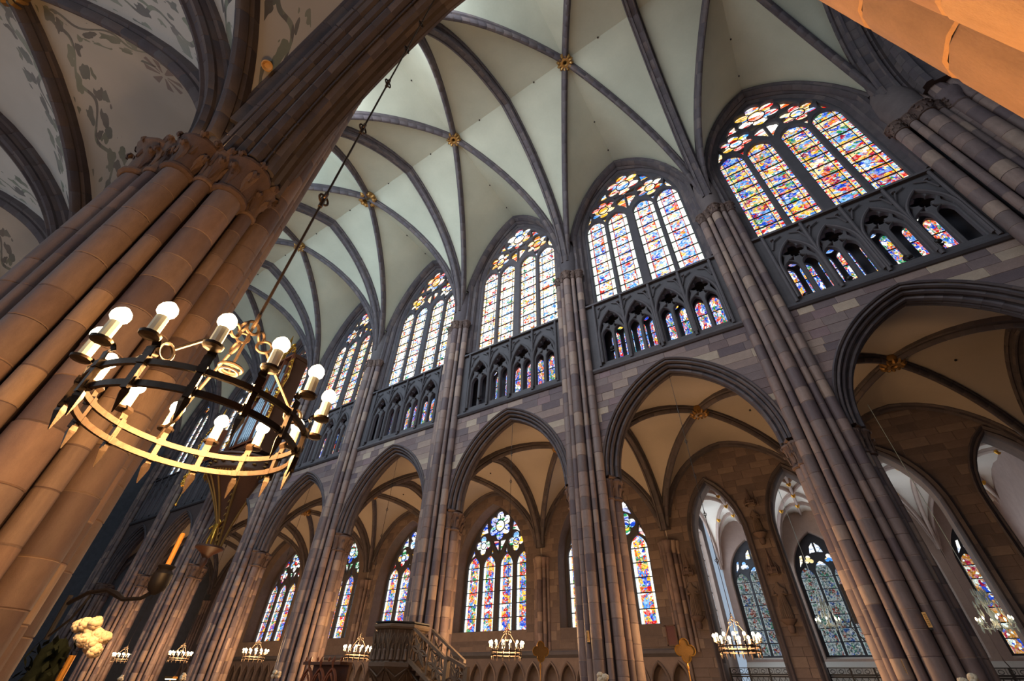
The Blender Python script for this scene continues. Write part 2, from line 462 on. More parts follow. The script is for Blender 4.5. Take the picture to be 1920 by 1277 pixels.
SG = 1.7
BLUE, RED, YEL, LBL, WHT, ORG, GRN, SKY_, CRM, CRIM = PAL_FIG
GREY_W = [G(226,238,222), G(206,226,214), G(238,240,226), G(214,232,226), G(240,236,206)]
M['glass_white'] = stained('stained_glass_grisaille', GREY_W, [LBL, WHT, RED, SKY_, YEL, WHT, BLUE, LBL, ORG, WHT, SKY_, CRM], SG * 1.2, bw=.22, white=.35)
M['glass_rich'] = stained('stained_glass_rich', [RED, BLUE, WHT, RED, CRM, LBL, G(120,200,190)], [BLUE, RED, YEL, LBL, ORG, GRN, WHT, BLUE, SKY_, YEL, CRM, CRIM], SG * 1.05, bw=.15, white=.2)
M['glass_pale'] = stained('stained_glass_pale', [CRM, WHT, YEL, LBL, WHT, ORG], [WHT, SKY_, CRM, WHT, RED, WHT, SKY_, WHT, YEL, LBL, WHT, GRN, WHT, ORG], SG * 1.25, bw=.12, white=.6)
M['glass_gold'] = stained('stained_glass_gold', [YEL, ORG, CRM, WHT], [YEL, LBL, WHT, ORG, CRM, RED, WHT, GRN, CRM, SKY_], SG * 1.15, bw=.12, white=.4)
M['glass_aisle'] = stained('stained_glass_aisle', [G(206,236,242), WHT, G(226,242,246), WHT, G(214,236,240)], [RED, BLUE, YEL, LBL, ORG, RED, SKY_, GRN, BLUE, WHT, YEL], SG * 1.1, bw=.19, white=.15, cell=12)
M['glass_trif'] = stained('stained_glass_triforium', [BLUE, RED, WHT, LBL], [BLUE, RED, LBL, YEL, WHT, BLUE, ORG, GRN], SG, bw=.1, white=.2, cell=12)
M['glass_rose'] = stained('stained_glass_rose', [YEL, WHT, ORG, CRM], [YEL, ORG, WHT, CRM, RED, LBL, WHT, YEL], SG * 1.15, bw=.02, white=.35, cell=7)
M['glass_arose'] = stained('stained_glass_aisle_rose', [WHT, SKY_], [WHT, SKY_, RED, WHT, BLUE, YEL, WHT, GRN], SG * 1.15, bw=.02, white=.35, cell=6)
M['glass_chap'] = stained('stained_glass_chapel', [G(150,170,172), G(130,150,156), G(176,190,188)], [G(96,116,124), G(70,86,94), G(126,146,152), G(60,110,90), G(110,120,116), G(150,164,160), G(50,80,130), G(84,84,78), G(120,60,50), G(100,122,130)], SG * .5, bw=.08, white=.25, cell=12)
M['glass_chap_top'] = stained('stained_glass_chapel_head', [WHT, SKY_], [WHT, SKY_, G(200,215,235), WHT, LBL, CRM], SG * 1.0, bw=.02, white=.5, cell=6)
M['glass_amber'] = stained('stained_glass_amber', [G(190,140,60), G(230,240,235)], [G(170,110,40), G(120,80,30), G(190,130,50), G(220,240,235), G(150,96,40), BLUE, G(176,120,46), CRIM, G(206,220,210)], SG * .8, bw=.08, white=.12, cell=9)
M['glass_day'] = glow('clear_daylight_glass', (.80, .90, 1.0, 1), 2.4)
# ------------------------------------------------------------------ nave vault
VZ0, VZ1 = 21.9, 31.75
def G_(s, a, rise):          # pointed profile, s = 1 at the wall, 0 at the crown
    R = pa_R(a, rise); d = a * (1 - abs(s))
    return sqrt(max(0, R * R - (R - d) ** 2))
def Hn(s): return VZ0 + G_(s, W / 2, VZ1 - VZ0)
def web_mesh(name, mat, hx, y0, y1, H, n=28, lift=0.0):
    mb = MB(); yc, hy = (y0 + y1) / 2, (y1 - y0) / 2
    ss = [sin(PI / 2 * (-1 + 2 * i / n)) for i in range(n + 1)]
    rows = [[(hx * su, yc + hy * sv, max(H(su), H(sv)) + lift) for sv in ss] for su in ss]
    # split along both diagonals so that the groins stay straight
    b = 0
    for r in rows: mb.v.extend(r)
    w = n + 1
    for i in range(n):
        for j in range(n):
            a, b_, c, d = i*w+j, i*w+j+1, (i+1)*w+j+1, (i+1)*w+j
            if i == j: mb.f += [(a, b_, c), (a, c, d)]
            elif i + j == n - 1: mb.f += [(a, b_, d), (b_, c, d)]
            else: mb.f.append((a, b_, c, d))
    mb.f = [f[::1] for f in mb.f]
    return mb.mesh(name, mat, smooth=28)
def rib_prof(w, d):
    return [(-w, .12), (-w, -.10*d/.38), (-w*.62, -.15*d/.38), (-w*.78, -.22*d/.38), (-w*.55, -d*.86), (-w*.22, -d), (w*.22, -d), (w*.55, -d*.86), (w*.78, -.22*d/.38), (w*.62, -.15*d/.38), (w, -.10*d/.38), (w, .12)]
def trans_prof(w, d):
    return [(-w, .12), (-w, -d*.30), (-w*.86, -d*.42), (-w*.70, -d*.36), (-w*.62, -d*.62), (-w*.74, -d*.78), (-w*.60, -d*.98), (-w*.38, -d), (-w*.30, -d*.86), (w*.30, -d*.86), (w*.38, -d), (w*.60, -d*.98), (w*.74, -d*.78), (w*.62, -d*.62), (w*.70, -d*.36), (w*.86, -d*.42), (w, -d*.30), (w, .12)]
def diag_rib_mesh(hx, y0, y1, H, sx, sy, prof, stones, s_from=.985, s_to=.035, n=26):
    yc, hy = (y0 + y1) / 2, (y1 - y0) / 2
    pts = []
    for i in range(n + 1):
        s = s_from + (s_to - s_from) * (1 - cos(PI / 2 * i / n))**1.0 if False else s_from + (s_to - s_from) * (i / n) ** 1.5
        pts.append((sx * hx * s, yc + sy * hy * s, H(s)))
    mb = MB(); sweep(mb, pts, (-sy * hy, sx * hx, 0), prof, stones, up=(0, 0, 1))
    return mb
def trans_pts(y0, y1, H, n=22):
    yc, hy = (y0 + y1) / 2, (y1 - y0) / 2
    ss = [.99 * (1 - (i / n) ** 1.5 * 1) for i in range(n)]
    ss = [.992 - .992 * (i / n) ** 1.4 for i in range(n + 1)]
    half = [(0, yc + hy * s, H(s)) for s in ss]
    return half + [(0, yc - hy * s, H(s)) for s in reversed(ss[:-1])]

nave_web = web_mesh('vault_web', M['web_nave'], L / 2, YS + .0, .32 - .32, Hn)
ribm = {}
for sx in (-1, 1):
    for sy in (-1, 1):
        ribm[sx, sy] = diag_rib_mesh(L/2, YS, 0, Hn, sx, sy, rib_prof(.19, .40), 20).mesh('rib', M['stone_rib'])
mb = MB(); sweep(mb, trans_pts(YS, 0, Hn), (1, 0, 0), trans_prof(.34, .52), 46, up=(0, 0, 1))
transm = mb.mesh('transverse_arch', M['stone_rib'])
wallrib = {}
for y, sg in ((-.02, 1), (YS + .02, -1)):
    pts = [(L/2 * s, 0, Hn(s)) for s in [.93 - .93 * (i / 14) ** 1.2 for i in range(15)]]
    pts = pts + [(-p[0], 0, p[2]) for p in reversed(pts[:-1])]
    mb = MB(); sweep(mb, pts, (0, 1, 0), [(-.17, .1), (-.19, -.08), (-.1, -.14), (-.12, -.24), (0, -.30), (.2, -.30), (.35, -.1), (.35, .1)] if sg > 0 else [(-.35, .1), (-.35, -.1), (-.2, -.3), (0, -.3), (.12, -.24), (.1, -.14), (.19, -.08), (.17, .1)], 26, up=(0, 0, 1))
    wallrib[sg] = mb.mesh('wall_rib', M['stone_rib'])
def boss_mesh(r, hole):
    mb = MB(); mb.lathe([(hole, .10), (hole, -.30), (hole*1.5, -.36), (r*.62, -.34), (r*.72, -.24), (r*.9, -.22), (r, -.12), (r*.95, .05)], n=20, cap=False)
    return mb.mesh('boss', M['gold_dull'])
def boss_leaf_mesh(r):
    mb = MB()
    for i in range(12):
        a = 2 * PI * i / 12
        m = Matrix.Rotation(a, 3, 'Z')
        rows = []
        for t, w, z in ((.55, .10, -.32), (.8, .17, -.36), (1.02, .15, -.28), (1.1, .05, -.20)):
            rows.append([m @ Vector((r * t, -r * w, z)), m @ Vector((r * (t + .04), 0, z - .05)), m @ Vector((r * t, r * w, z))])
        mb.quad_grid(rows)
    return mb.mesh('boss_leaf', M['gold_dull'])
bossm = {'small': (boss_mesh(.46, .10), boss_leaf_mesh(.46)), 'ring': (boss_mesh(.62, .40), boss_leaf_mesh(.66))}
ceil_n = empty('ceiling', (0, 0, 0)); tag(ceil_n, 'pale plastered rib vault high over the nave', kind='structure')
KB = list(range(0, 8))
for k in KB:
    x = bay(k)
    obj('vault_web', nave_web, ceil_n, (x, 0, 0))
    for key, me in ribm.items(): obj('rib', me, ceil_n, (x, 0, 0))
    for sg, me in wallrib.items(): obj('wall_rib', me, ceil_n, (x, -.02 if sg > 0 else YS + .02, 0))
    obj('transverse_arch', transm, ceil_n, (pier(k), 0, 0))
    b = bossm['ring' if k == 3 else 'small']
    bo = obj('boss', b[0], ceil_n, (x, -W / 2, VZ1 - .12)); obj('boss_leaf', b[1], bo)
    # small dark vent holes in the webs
    mbh = MB()
    for dx, dy in ((2.2, 0), (-2.2, 0), (0, 4.3), (0, 6.6), (0, -4.3)):
        s = max(min(abs(dx) / (L/2), 1), 0); sv = abs(dy) / (W/2)
        z = max(Hn(abs(dx)/(L/2)), Hn(sv)) if False else (Hn(0))
        mbh.lathe([(.05, -.05), (.05, .05)], (x + dx, -W/2 + dy, z - .0), 8)
    mbh.build('vent_hole', M['black'], ceil_n)
obj('transverse_arch', transm, ceil_n, (pier(-1), 0, 0), scale=(1.5, 1, 1))

# ------------------------------------------------------------------ pillars
PYC = .52; PR = .95
def drum_mesh(name, mat, n=14):
    mb = MB(); mb.lathe([(.955, .0), (1, .022), (1, .978), (.955, 1.0)], n=n, cap=False); return mb.mesh('drum', mat, smooth=50)
DRUM = drum_mesh('drum', M['stone_pier'])
CORE = None
def shaft_islands(mb, x, y, r, z0, z1, n=10, h=.55):
    z = z0
    while z < z1 - .05:
        hh = min(h * random.uniform(.8, 1.2), z1 - z)
        if z1 - z - hh < .2: hh = z1 - z
        mb.lathe([(r*.955, z), (r, z + .012), (r, z + hh - .012), (r*.955, z + hh)], (x, y, 0), n, cap=False); z += hh
def shaft_spec():
    out = []
    for i in range(16):
        a = i * 22.5
        r = .22 if i % 4 == 0 else (.19 if i % 2 == 0 else .115)
        out.append((a, r))
    return out
def leaf_mesh(name='leaf', s=1.0):
    """a curled crocket leaf rising along +z and bending out along +x"""
    mb = MB(); rows = []
    for t, w, x, z in ((0, .05, 0, 0), (.25, .10, .02, .16), (.5, .15, .05, .32), (.72, .17, .13, .45), (.9, .13, .25, .50), (1.0, .09, .30, .43), (1.08, .04, .26, .36)):
        rows.append([(x - .02*s, -w, z - .02), (x + .03, -w*.5, z + .01), (x + .01, 0, z - .015), (x + .03, w*.5, z + .01), (x - .02, w, z - .02)])
    mb.quad_grid(rows); mb.quad_grid([[(p[0] - .035, p[1]*.96, p[2]) for p in r] for r in rows], flip=True)
    return mb.mesh(name, M['stone_cap'], smooth=45)
LEAF = leaf_mesh()
def cap_bell(h=.85):
    mb = MB(); mb.lathe([(1.0, 0), (1.18, .03), (1.18, .09), (1.0, .12), (1.02, .35), (1.12, .60), (1.42, .82), (1.62, .90), (1.62, .97), (1.55, 1.0)], n=14)
    return mb.mesh('capital', M['stone_cap'])
BELL = cap_bell()
def bell_leaves():
    """a capital with its crockets in one mesh, for the far pillars"""
    mb = MB(); mb.lathe([(1.0, 0), (1.18, .03), (1.18, .09), (1.0, .12), (1.02, .35), (1.12, .60), (1.42, .82), (1.62, .90), (1.62, .97), (1.55, 1.0)], n=12)
    for ring_, z0, n_ in ((1.05, .18, 6), (1.15, .48, 7)):
        for i in range(n_):
            m = Matrix.Rotation(2*PI*(i + (.5 if z0 > .3 else 0))/n_, 3, 'Z')
            rows = []
            for w, x, z in ((.15, 0, 0), (.32, .1, .22), (.34, .28, .38), (.2, .5, .40), (.08, .46, .30)):
                rows.append([m @ Vector((ring_ + x, -w, z0 + z)), m @ Vector((ring_ + x + .12, 0, z0 + z + .03)), m @ Vector((ring_ + x, w, z0 + z))])
            mb.quad_grid(rows)
    return mb.mesh('capital', M['stone_cap'], smooth=45)
BELL_FAR = bell_leaves()
corem = MB(); corem.lathe([(.74, 0), (.74, 9.2)], n=24); corem = corem.mesh('core', M['stone_back'])
basem = MB(); basem.lathe([(1.5, 0), (1.5, .45), (1.42, .5), (1.42, .9), (1.3, 1.0), (1.22, 1.02), (1.2, 1.15), (1.1, 1.2)], n=24, cap=False); basem = basem.mesh('base', M['stone_pier'])
def make_pillar(x, y, face, detail, label, fine_leaves=False, big=False):
    """face = -1: nave side looks towards -y (north row); +1: south row"""
    root = empty('pillar', (x, y, 0), 0, 'structure'); root['label'] = label
    obj('core', corem, root); obj('base', basem, root)
    rest = MB()
    for i, (a, r) in enumerate(shaft_spec()):
        th = math.radians(a)
        dx, dy = PR * sin(th), face * PR * cos(th)
        aa = a if a <= 180 else 360 - a
        cont = aa <= 45.1
        top = 21.25 if cont else 8.05
        seen = detail and (aa <= 113 if face < 0 else True)
        if seen and not (face > 0 and detail == 1 and aa > 100):
            z = 1.2
            hs = [.52, .46, .6, .55, .42, .64]
            j = i
            while z < top - .01:
                h = hs[j % 6] * (1.0 if z < 9 else 1.35); j += 1
                if top - z - h < .25: h = top - z
                rr = r * (1 + random.uniform(-.012, .018))
                obj('drum', DRUM, root, (dx, dy, z), (0, 0, random.uniform(0, 6)), (rr, rr, h)); z += h
        else: shaft_islands(rest, dx, dy, r, 1.2, top)
        s = r * 1.12
        if cont:
            ch = .62
            obj('capital', BELL_FAR, root, (dx, dy, top), (0, 0, i * .7), (s*.92, s*.92, ch))
        else:
            c = obj('capital', BELL if fine_leaves else BELL_FAR, root, (dx, dy, 8.05), (0, 0, i * .7), (s, s, .85))
            if fine_leaves and abs(a - 180) < 130:
                for ring_, z0, n_, sc_ in ((.95, .10, 5, 1.25), (1.15, .48, 6, 1.2)):
                    for q in range(n_):
                        an = 2*PI*(q + (.5 if z0 > .3 else 0))/n_ + random.uniform(-.2, .2)
                        lf = obj('leaf', LEAF, c, (ring_ * cos(an), ring_ * sin(an), z0), (0, 0, an))
                        k_ = random.uniform(.85, 1.15)
                        lf.scale = (sc_ * k_ / s * .42, sc_ * k_ / s * .36, sc_ * k_ * .95)
    if True:
        mb = MB(); mb.lathe([(.5, 21.7), (.55, 22.3), (.6, 23.4), (.5, 24.6), (.2, 25.5)], (0, face * .46, 0), 14); sp_ = mb.build('springer', M['stone_rib'], root)
    if rest.v: rest.build('shaft', M['stone_pier'], root)
    # impost slab over the capitals
    mb = MB(); rows = []
    for r, z in ((.7, 8.86), (1.12, 8.88), (1.2, 8.93), (1.2, 9.0), (1.1, 9.03), (.6, 9.04)):
        rows.append([(r * sin(math.radians(t)), face * r * cos(math.radians(t)), z) for t in range(58, 303, 8)])
    mb.quad_grid(rows)
    if not fine_leaves: mb.build('impost', M['stone_cap'], root)
    if big: root.scale = (1.3, 1.3, 1)
    return root
ORD = ['first', 'second', 'third', 'fourth', 'fifth', 'sixth', 'seventh', 'eighth', 'ninth']
for k in range(-1, 8):
    make_pillar(pier(k), PYC, -1, 2 if -1 <= k <= 3 else 0,
                'north clustered pillar, %s from the crossing' % ORD[k + 1], big=(k == -1))
make_pillar(pier(1), YS - PYC - .05, 1, 2, 'near orange lit clustered pillar with leafy capitals behind the ring chandelier', fine_leaves=True)
p0_ = make_pillar(-4.18, YS - .74, 1, 2, 'glowing orange pillar shaft leaning over the upper corner'); p0_.scale = (.935, .935, 1)
make_pillar(pier(2), YS - PYC, 1, 0, 'south pillar hidden behind the near orange pillar')

# ------------------------------------------------------------------ arcade arches
A0, AZ, AR = 3.05, 9.0, 4.3                # innermost opening: half width, springing, rise
QS = .70
def roll(cn, cq, r, a0, a1, n=4): return [(cn + r * cos(math.radians(a0 + (a1 - a0) * i / n)), cq + r * sin(math.radians(a0 + (a1 - a0) * i / n))) for i in range(n + 1)]
front = [(-.02, .84), (-.09, .82), (-.12, .76), (-.07, .68), (.03, .70)] + roll(.05, .57, .10, 100, 320) + [(.17, .62), (.20, .52)] + roll(.22, .38, .11, 100, 320) + [(.35, .42), (.37, .30)] + roll(.39, .13, .12, 110, 320) + [(.50, .10), (.525, 0)]
front = [(a_, b_ * QS) for a_, b_ in front]
prof_arc = front + [(TH - n_, q_) for n_, q_ in reversed(front)]
pts = [(x, 0, z) for x, z in parch(A0, AZ, AR, 16)]
mb = MB(); sweep(mb, pts, (0, 1, 0), prof_arc, 24, up=None)
# lat (0,1,0) x tangent must point outward
arcm = mb.mesh('arch_moulding', M['stone_rib'])
ho = pts[0]

# ------------------------------------------------------------------ spandrel stones
def arch_x(z, off):
    """half width of the extrados at height z"""
    R = pa_R(A0, AR); cx = A0 - R; zz = z - AZ
    rr = R + off
    if zz <= 0: return A0 + off
    if zz >= sqrt(max(0, rr*rr - cx*cx)): return None
    return cx + sqrt(rr*rr - zz*zz)
S0, S1 = 9.0, 14.3
rnd = random.Random(3)
stone_protos = []      # (mesh, x, z)
zc = 9.05
rows_ = []
while zc < S1 - .05:
    h = rnd.choice([.30, .34, .38, .42]); h = min(h, S1 - zc)
    if S1 - zc - h < .15: h = S1 - zc
    rows_.append((zc, h)); zc += h
def stone_block(poly, proud, mat=None):
    """poly: (x, z) corners of a stone, counter-clockwise seen from the nave; front face at y = -proud"""
    cx = sum(p[0] for p in poly) / len(poly); cz = sum(p[1] for p in poly) / len(poly)
    mb = MB(); n = len(poly)
    fr = []
    for x, z in poly:
        dx, dz = x - cx, z - cz; l = max(.001, sqrt(dx*dx + dz*dz)); k = 1 - .02 / l
        fr.append((dx * k, -proud, dz * k))
    mid = [(x - cx, -proud + .014, z - cz) for x, z in poly]
    bk = [(x - cx, .06, z - cz) for x, z in poly]
    mb.poly(fr); mb.quad_grid([fr, mid, bk], close=True)
    return mb.mesh('brick', M['stone_wall'], smooth=0), cx, cz
for (z0, h) in rows_:
    z1 = z0 + h
    for sgn in (-1, 1):
        e0, e1 = arch_x(z0, .49), arch_x(z1, .49)
        xe = 4.35
        if e0 is None: e0 = 0
        if e1 is None: e1 = 0
        if max(e0, e1) > xe - .12: continue
        # stones from the pillar edge inwards to the arch
        x = xe - .0
        inner_lo, inner_hi = e0, e1
        xs = [x]
        while True:
            w = rnd.uniform(.55, 1.15)
            if xs[-1] - w < max(inner_lo, inner_hi) + .25: break
            xs.append(xs[-1] - w)
        for i in range(len(xs)):
            xo = xs[i]
            if i < len(xs) - 1: a, b = xs[i + 1], xs[i + 1]
            else: a, b = inner_lo, inner_hi
            poly = [(sgn * a, z0), (sgn * xo, z0), (sgn * xo, z1), (sgn * b, z1)]
            if abs(xo - (a + b) / 2) < .03: continue
            if sgn < 0: poly = [poly[1], poly[0], poly[3], poly[2]]
            poly = [(p[0] * .999, p[1]) for p in poly]
            stone_protos.append(stone_block(poly, rnd.uniform(.004, .02)))
# the solid wall behind, with the opening left free (thickness TH), plus the back face
def spandrel_shell():
    mb = MB()
    ar = [(x, z) for x, z in parch(A0, AZ, AR, 18, off=.42)]
    left = [(-4.35, AZ)] + [(p[0], p[1]) for p in ar] + [(4.35, AZ)]
    for y, fl in ((.03, False), (TH - .02, True)):
        rows = [[(x, y, z), (x, y, S1)] for x, z in ([(-4.35, AZ)] + ar + [(4.35, AZ)])]
        mb.quad_grid(rows, flip=fl)
    return mb.mesh('wall_core', M['stone_back'], smooth=0)
shellm = spandrel_shell()
def string_mesh(w, d, h, y, mat):
    mb = MB()
    prof = [(0, 0), (-d*.5, .02), (-d, h*.45), (-d, h*.8), (-d*.8, h), (.3, h)]
    rows = [[(x, y + p[0], p[1]) for p in prof] for x in (-w, w)]
    mb.quad_grid(rows); return mb.mesh('string_course', mat, smooth=20)
string_lo = string_mesh(4.35, .16, .24, 0, M['stone_trac'])
string_hi = string_mesh(4.35, .30, .30, .35, M['stone_trac'])

# ------------------------------------------------------------------ triforium
TU = [-2.2, -.72, .88, 2.4]                # centres of the four units
def trif_screen():
    outer = [(-4.35, 0), (4.35, 0), (4.35, 4.5), (-4.35, 4.5)]
    holes = []
    for c in TU:
        for d in (-.335, .335): holes.append(lancet(c + d, .38, .50, 2.45))
        holes.append(foil(c, 3.02, .43, 4, rot=PI/2, k=1.12))
        for s in (-1, 1):
            holes.append([(c + s*.16 , 2.42), (c + s * .30, 2.50), (c + s * .02 + s*.1, 2.62)][::1])
            holes.append([(c + s * .62, 2.35), (c + s * .66, 2.45), (c + s * .52, 2.95), (c + s * .47, 2.72)])
    return flat_shape('triforium_screen', outer, holes, .26, .035, M['stone_trac'])
trifm = trif_screen()
def trif_mould():
    mb = MB()
    for c in TU:
        p = [(c + x, 0, z) for x, z in ([(-.72, .3)] + parch(.72, 2.1, 1.5, 10) + [(.72, .3)])]
        sweep(mb, p, (0, 1, 0), [(-.0, .07), (-.10, .05), (-.13, 0), (-.10, -.05), (0, -.07)], 0)
        # little gable buds over the arch
        for s in (-1, 1):
            mb.tube([(c + s * .70, -.02, 3.35), (c + s * .52, -.05, 3.85), (c + s * .18, -.03, 4.05)], .035, 5)
            mb.lathe([(.0, -.07), (.08, -.03), (.08, .03), (0, .07)], (c + s * .55, -.06, 3.95), 6, cap=False)
    for c in (-3.05, -1.46, .08, 1.64, 3.2):
        mb.tube([(c, -.06, .1), (c, -.06, 4.3)], .07, 8)
    mb.box((0, -.05, 4.38), (8.7, .16, .12))
    return mb.mesh('triforium_moulding', M['stone_trac'])
trifmould = trif_mould()
def pane_rect(name, w, h, mat, u0, v0, nsub=1):
    mb = MB(); mb.box((0, 0, h / 2), (w, .02, h))
    mb.uv = lambda co: (u0 + (co[0] / w + .5) * .998 + .001, v0 + co[2])
    return mb.mesh('pane', mat, smooth=0)
def trif_back():
    outer = [(-4.35, 0), (4.35, 0), (4.35, 4.5), (-4.35, 4.5)]; holes = []
    for c in TU:
        for d in (-.36, .36): holes.append(lancet(c + d, .55, .52, 3.35))
        holes.append(circ(c, 3.55, .2, 14))
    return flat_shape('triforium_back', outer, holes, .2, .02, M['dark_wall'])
trifback = trif_back()
def disc_mesh(r, mat, n=18):
    mb = MB(); mb.lathe([(r, -.01), (r, .01)], n=n, m=Matrix.Rotation(PI/2, 3, 'X'))
    mb.uv = lambda co: (.5 + co[0] * .3, co[2]); return mb.mesh('pane', mat, smooth=0)

# ------------------------------------------------------------------ clerestory windows
WA, WS, WR, WZ = 3.22, 25.6, 5.55, 19.3     # half width, springing, rise, sill
LX = [-2.395, -.875, .915, 2.445]; LW = 1.27  # lights
def cler_tracery():
    outer = [(-WA - .25, WZ - .1)] + parch(WA + .25, WS, WR + .3, 14) + [(WA + .25, WZ - .1)]
    holes = []
    for c in LX: holes.append(lancet(c, 19.42, LW, 27.0, 8, 1.3))
    for c in (-1.65, 1.67): holes.append(foil(c, 27.98, .93, 6, m=6, k=1.02))
    holes.append(foil(0.02, 29.72, 1.24, 6, m=7, k=1.02))
    for s in (-1, 1):
        holes.append([(s*.10, 28.42), (s*.62, 28.30), (s*.78, 28.62), (s*.34, 28.56)])
        holes.append([(s*1.14, 29.0), (s*1.62, 28.98), (s*1.95, 28.92), (s*1.55, 29.65), (s*1.22, 29.85), (s*1.28, 29.4)])
        holes.append([(s*2.66, 27.12), (s*2.98, 26.75), (s*2.86, 27.3), (s*2.66, 27.95), (s*2.56, 27.6)])
        holes.append([(s*.07, 26.9), (s*.30, 27.3), (s*.66, 27.72), (s*.60, 28.06), (s*.30, 28.26), (s*.07, 28.30)])
        holes.append([(s*1.48, 26.98), (s*1.66, 26.5), (s*1.84, 26.98)])
    holes = [h for h in holes if h]
    holes.append([(-.35, 30.82), (.4, 30.82), (.02, 31.15)]) if False else None
    return flat_shape('tracery', outer, holes, .30, .05, M['stone_trac'])
clertr = cler_tracery()
def frame_sweep(a, zs, rise, zb, prof, stones, name, mat):
    p = [(-a, 0, zb)] + [(-a, 0, zb + (zs - zb) * i / 5) for i in range(1, 5)] + [(x, 0, z) for x, z in parch(a, zs, rise, 14)] + [(a, 0, zs + (zb - zs) * i / 5) for i in range(1, 6)]
    mb = MB(); sweep(mb, p, (0, 1, 0), prof, stones); return mb.mesh(name, mat)
clerframe = frame_sweep(WA, WS, WR, WZ, [(-.55, .62), (-.55, .46), (-.36, .40), (-.30, .44), (-.22, .36), (-.2, .22), (-.05, .16), (0.02, .2), (.08, .12), (.12, 0), (.3, -.04)], 40, 'window_moulding', M['stone_rib'])
def cler_wall():
    outer = [(-4.4, 18.7), (4.4, 18.7), (4.4, 33), (-4.4, 33)]
    hole = [(-WA - .2, WZ)] + parch(WA + .2, WS, WR + .3, 14) + [(WA + .2, WZ)]
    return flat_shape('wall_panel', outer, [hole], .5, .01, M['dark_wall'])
clerwall = cler_wall()
NROW = 9
RH = (27.05 - 19.40) / NROW
clear_pane = {}
def panes_for(mat, key):
    if key not in clear_pane:
        clear_pane[key] = [pane_rect('pane', LW + .06, RH - .03, M[mat], 0, i * RH) for i in range(NROW)]
    return clear_pane[key]
def bars_mesh():
    mb = MB()
    for c in LX:
        for i in range(1, NROW): mb.box((c, -.02, 19.40 + i * RH), (LW + .1, .05, .05))
        for s in (-1, 1): mb.box((c + s * LW * .31, -.02, 23.2), (.022, .03, 7.6))
    return mb.mesh('glazing_bar', M['iron_lead'], smooth=0)
barsm = bars_mesh()
def ring_bar(r, w=.04, n=20):
    mb = MB(); mb.tube([(r*cos(2*PI*i/n), 0, r*sin(2*PI*i/n)) for i in range(n)], w, 5, closed=True); return mb
def rose_bars():
    mb = MB()
    for c, z, r in ((-1.65, 27.98, .36), (1.67, 27.98, .36), (.02, 29.72, .48)):
        mb.tube([(c + r*cos(2*PI*i/18), -.03, z + r*sin(2*PI*i/18)) for i in range(18)], .035, 5, closed=True)
        for i in range(6):
            a = PI/2 + PI/6 + i * PI/3
            mb.tube([(c + r*cos(a), -.03, z + r*sin(a)), (c + r*1.75*cos(a), -.03, z + r*1.75*sin(a))], .025, 4)
    return mb.mesh('glazing_bar', M['iron_lead'])
rosebar = rose_bars()
def petal_panes(mat, r, n=6):
    """centre disc and petals of a rose, each its own pane"""
    c = disc_mesh(r * .42, mat, 16); d = r * .66; p = disc_mesh(r * .36, mat, 14)
    return c, p, d
rosep = {r: petal_panes(M['glass_rose'], r) for r in (.95, 1.26)}
filler_pane = {}
def small_pane(pts, mat):
    mb = MB(); y = .0
    cx = sum(p[0] for p in pts)/len(pts); cz = sum(p[1] for p in pts)/len(pts)
    a = [(x - cx, -.01, z - cz) for x, z in pts]; b = [(x - cx, .01, z - cz) for x, z in pts]
    mb.poly(a); mb.poly(b, flip=True); mb.quad_grid([a, b], close=True)
    mb.uv = lambda co: (.5 + co[0]*.3, co[2]); return mb.mesh('pane', mat, smooth=0), cx, cz
fill_shapes = []
for s in (-1, 1):
    fill_shapes += [[(s*.05, 26.8), (s*.75, 27.6), (s*.9, 28.7), (s*.0, 28.7)], [(s*1.05, 28.85), (s*2.0, 28.85), (s*1.6, 29.7), (s*1.15, 29.95)], [(s*2.45, 28.1), (s*2.5, 27.2), (s*2.9, 26.4), (s*2.95, 27.2)], [(s*1.4, 27.05), (s*1.66, 26.4), (s*1.9, 27.05)], [(s*.5, 31.05), (s*.7, 30.65), (s*1.15, 30.35)]]
fillm = [small_pane(p, M['glass_rose']) for p in fill_shapes]
WIN_MAT = {0: 'glass_rich', 1: 'glass_white', 2: 'glass_pale', 3: 'glass_pale', 4: 'glass_gold', 5: 'glass_gold', 6: 'glass_pale', 7: 'glass_pale'}
WIN_LAB = {0: 'large clerestory window nearest the crossing, saturated red and blue glass', 1: 'clerestory window with pale green borders, second from the crossing',
           2: 'tall clerestory window with bright whitish glass, third from the crossing', 3: 'slanted bright clerestory window, fourth from the crossing',
           4: 'clerestory window of golden glass seen behind the chandelier bulbs', 5: 'far clerestory window hidden by the organ case', 6: 'farthest clerestory window behind the near pillar', 7: 'clerestory window beside the west wall'}
wall_kids = {}
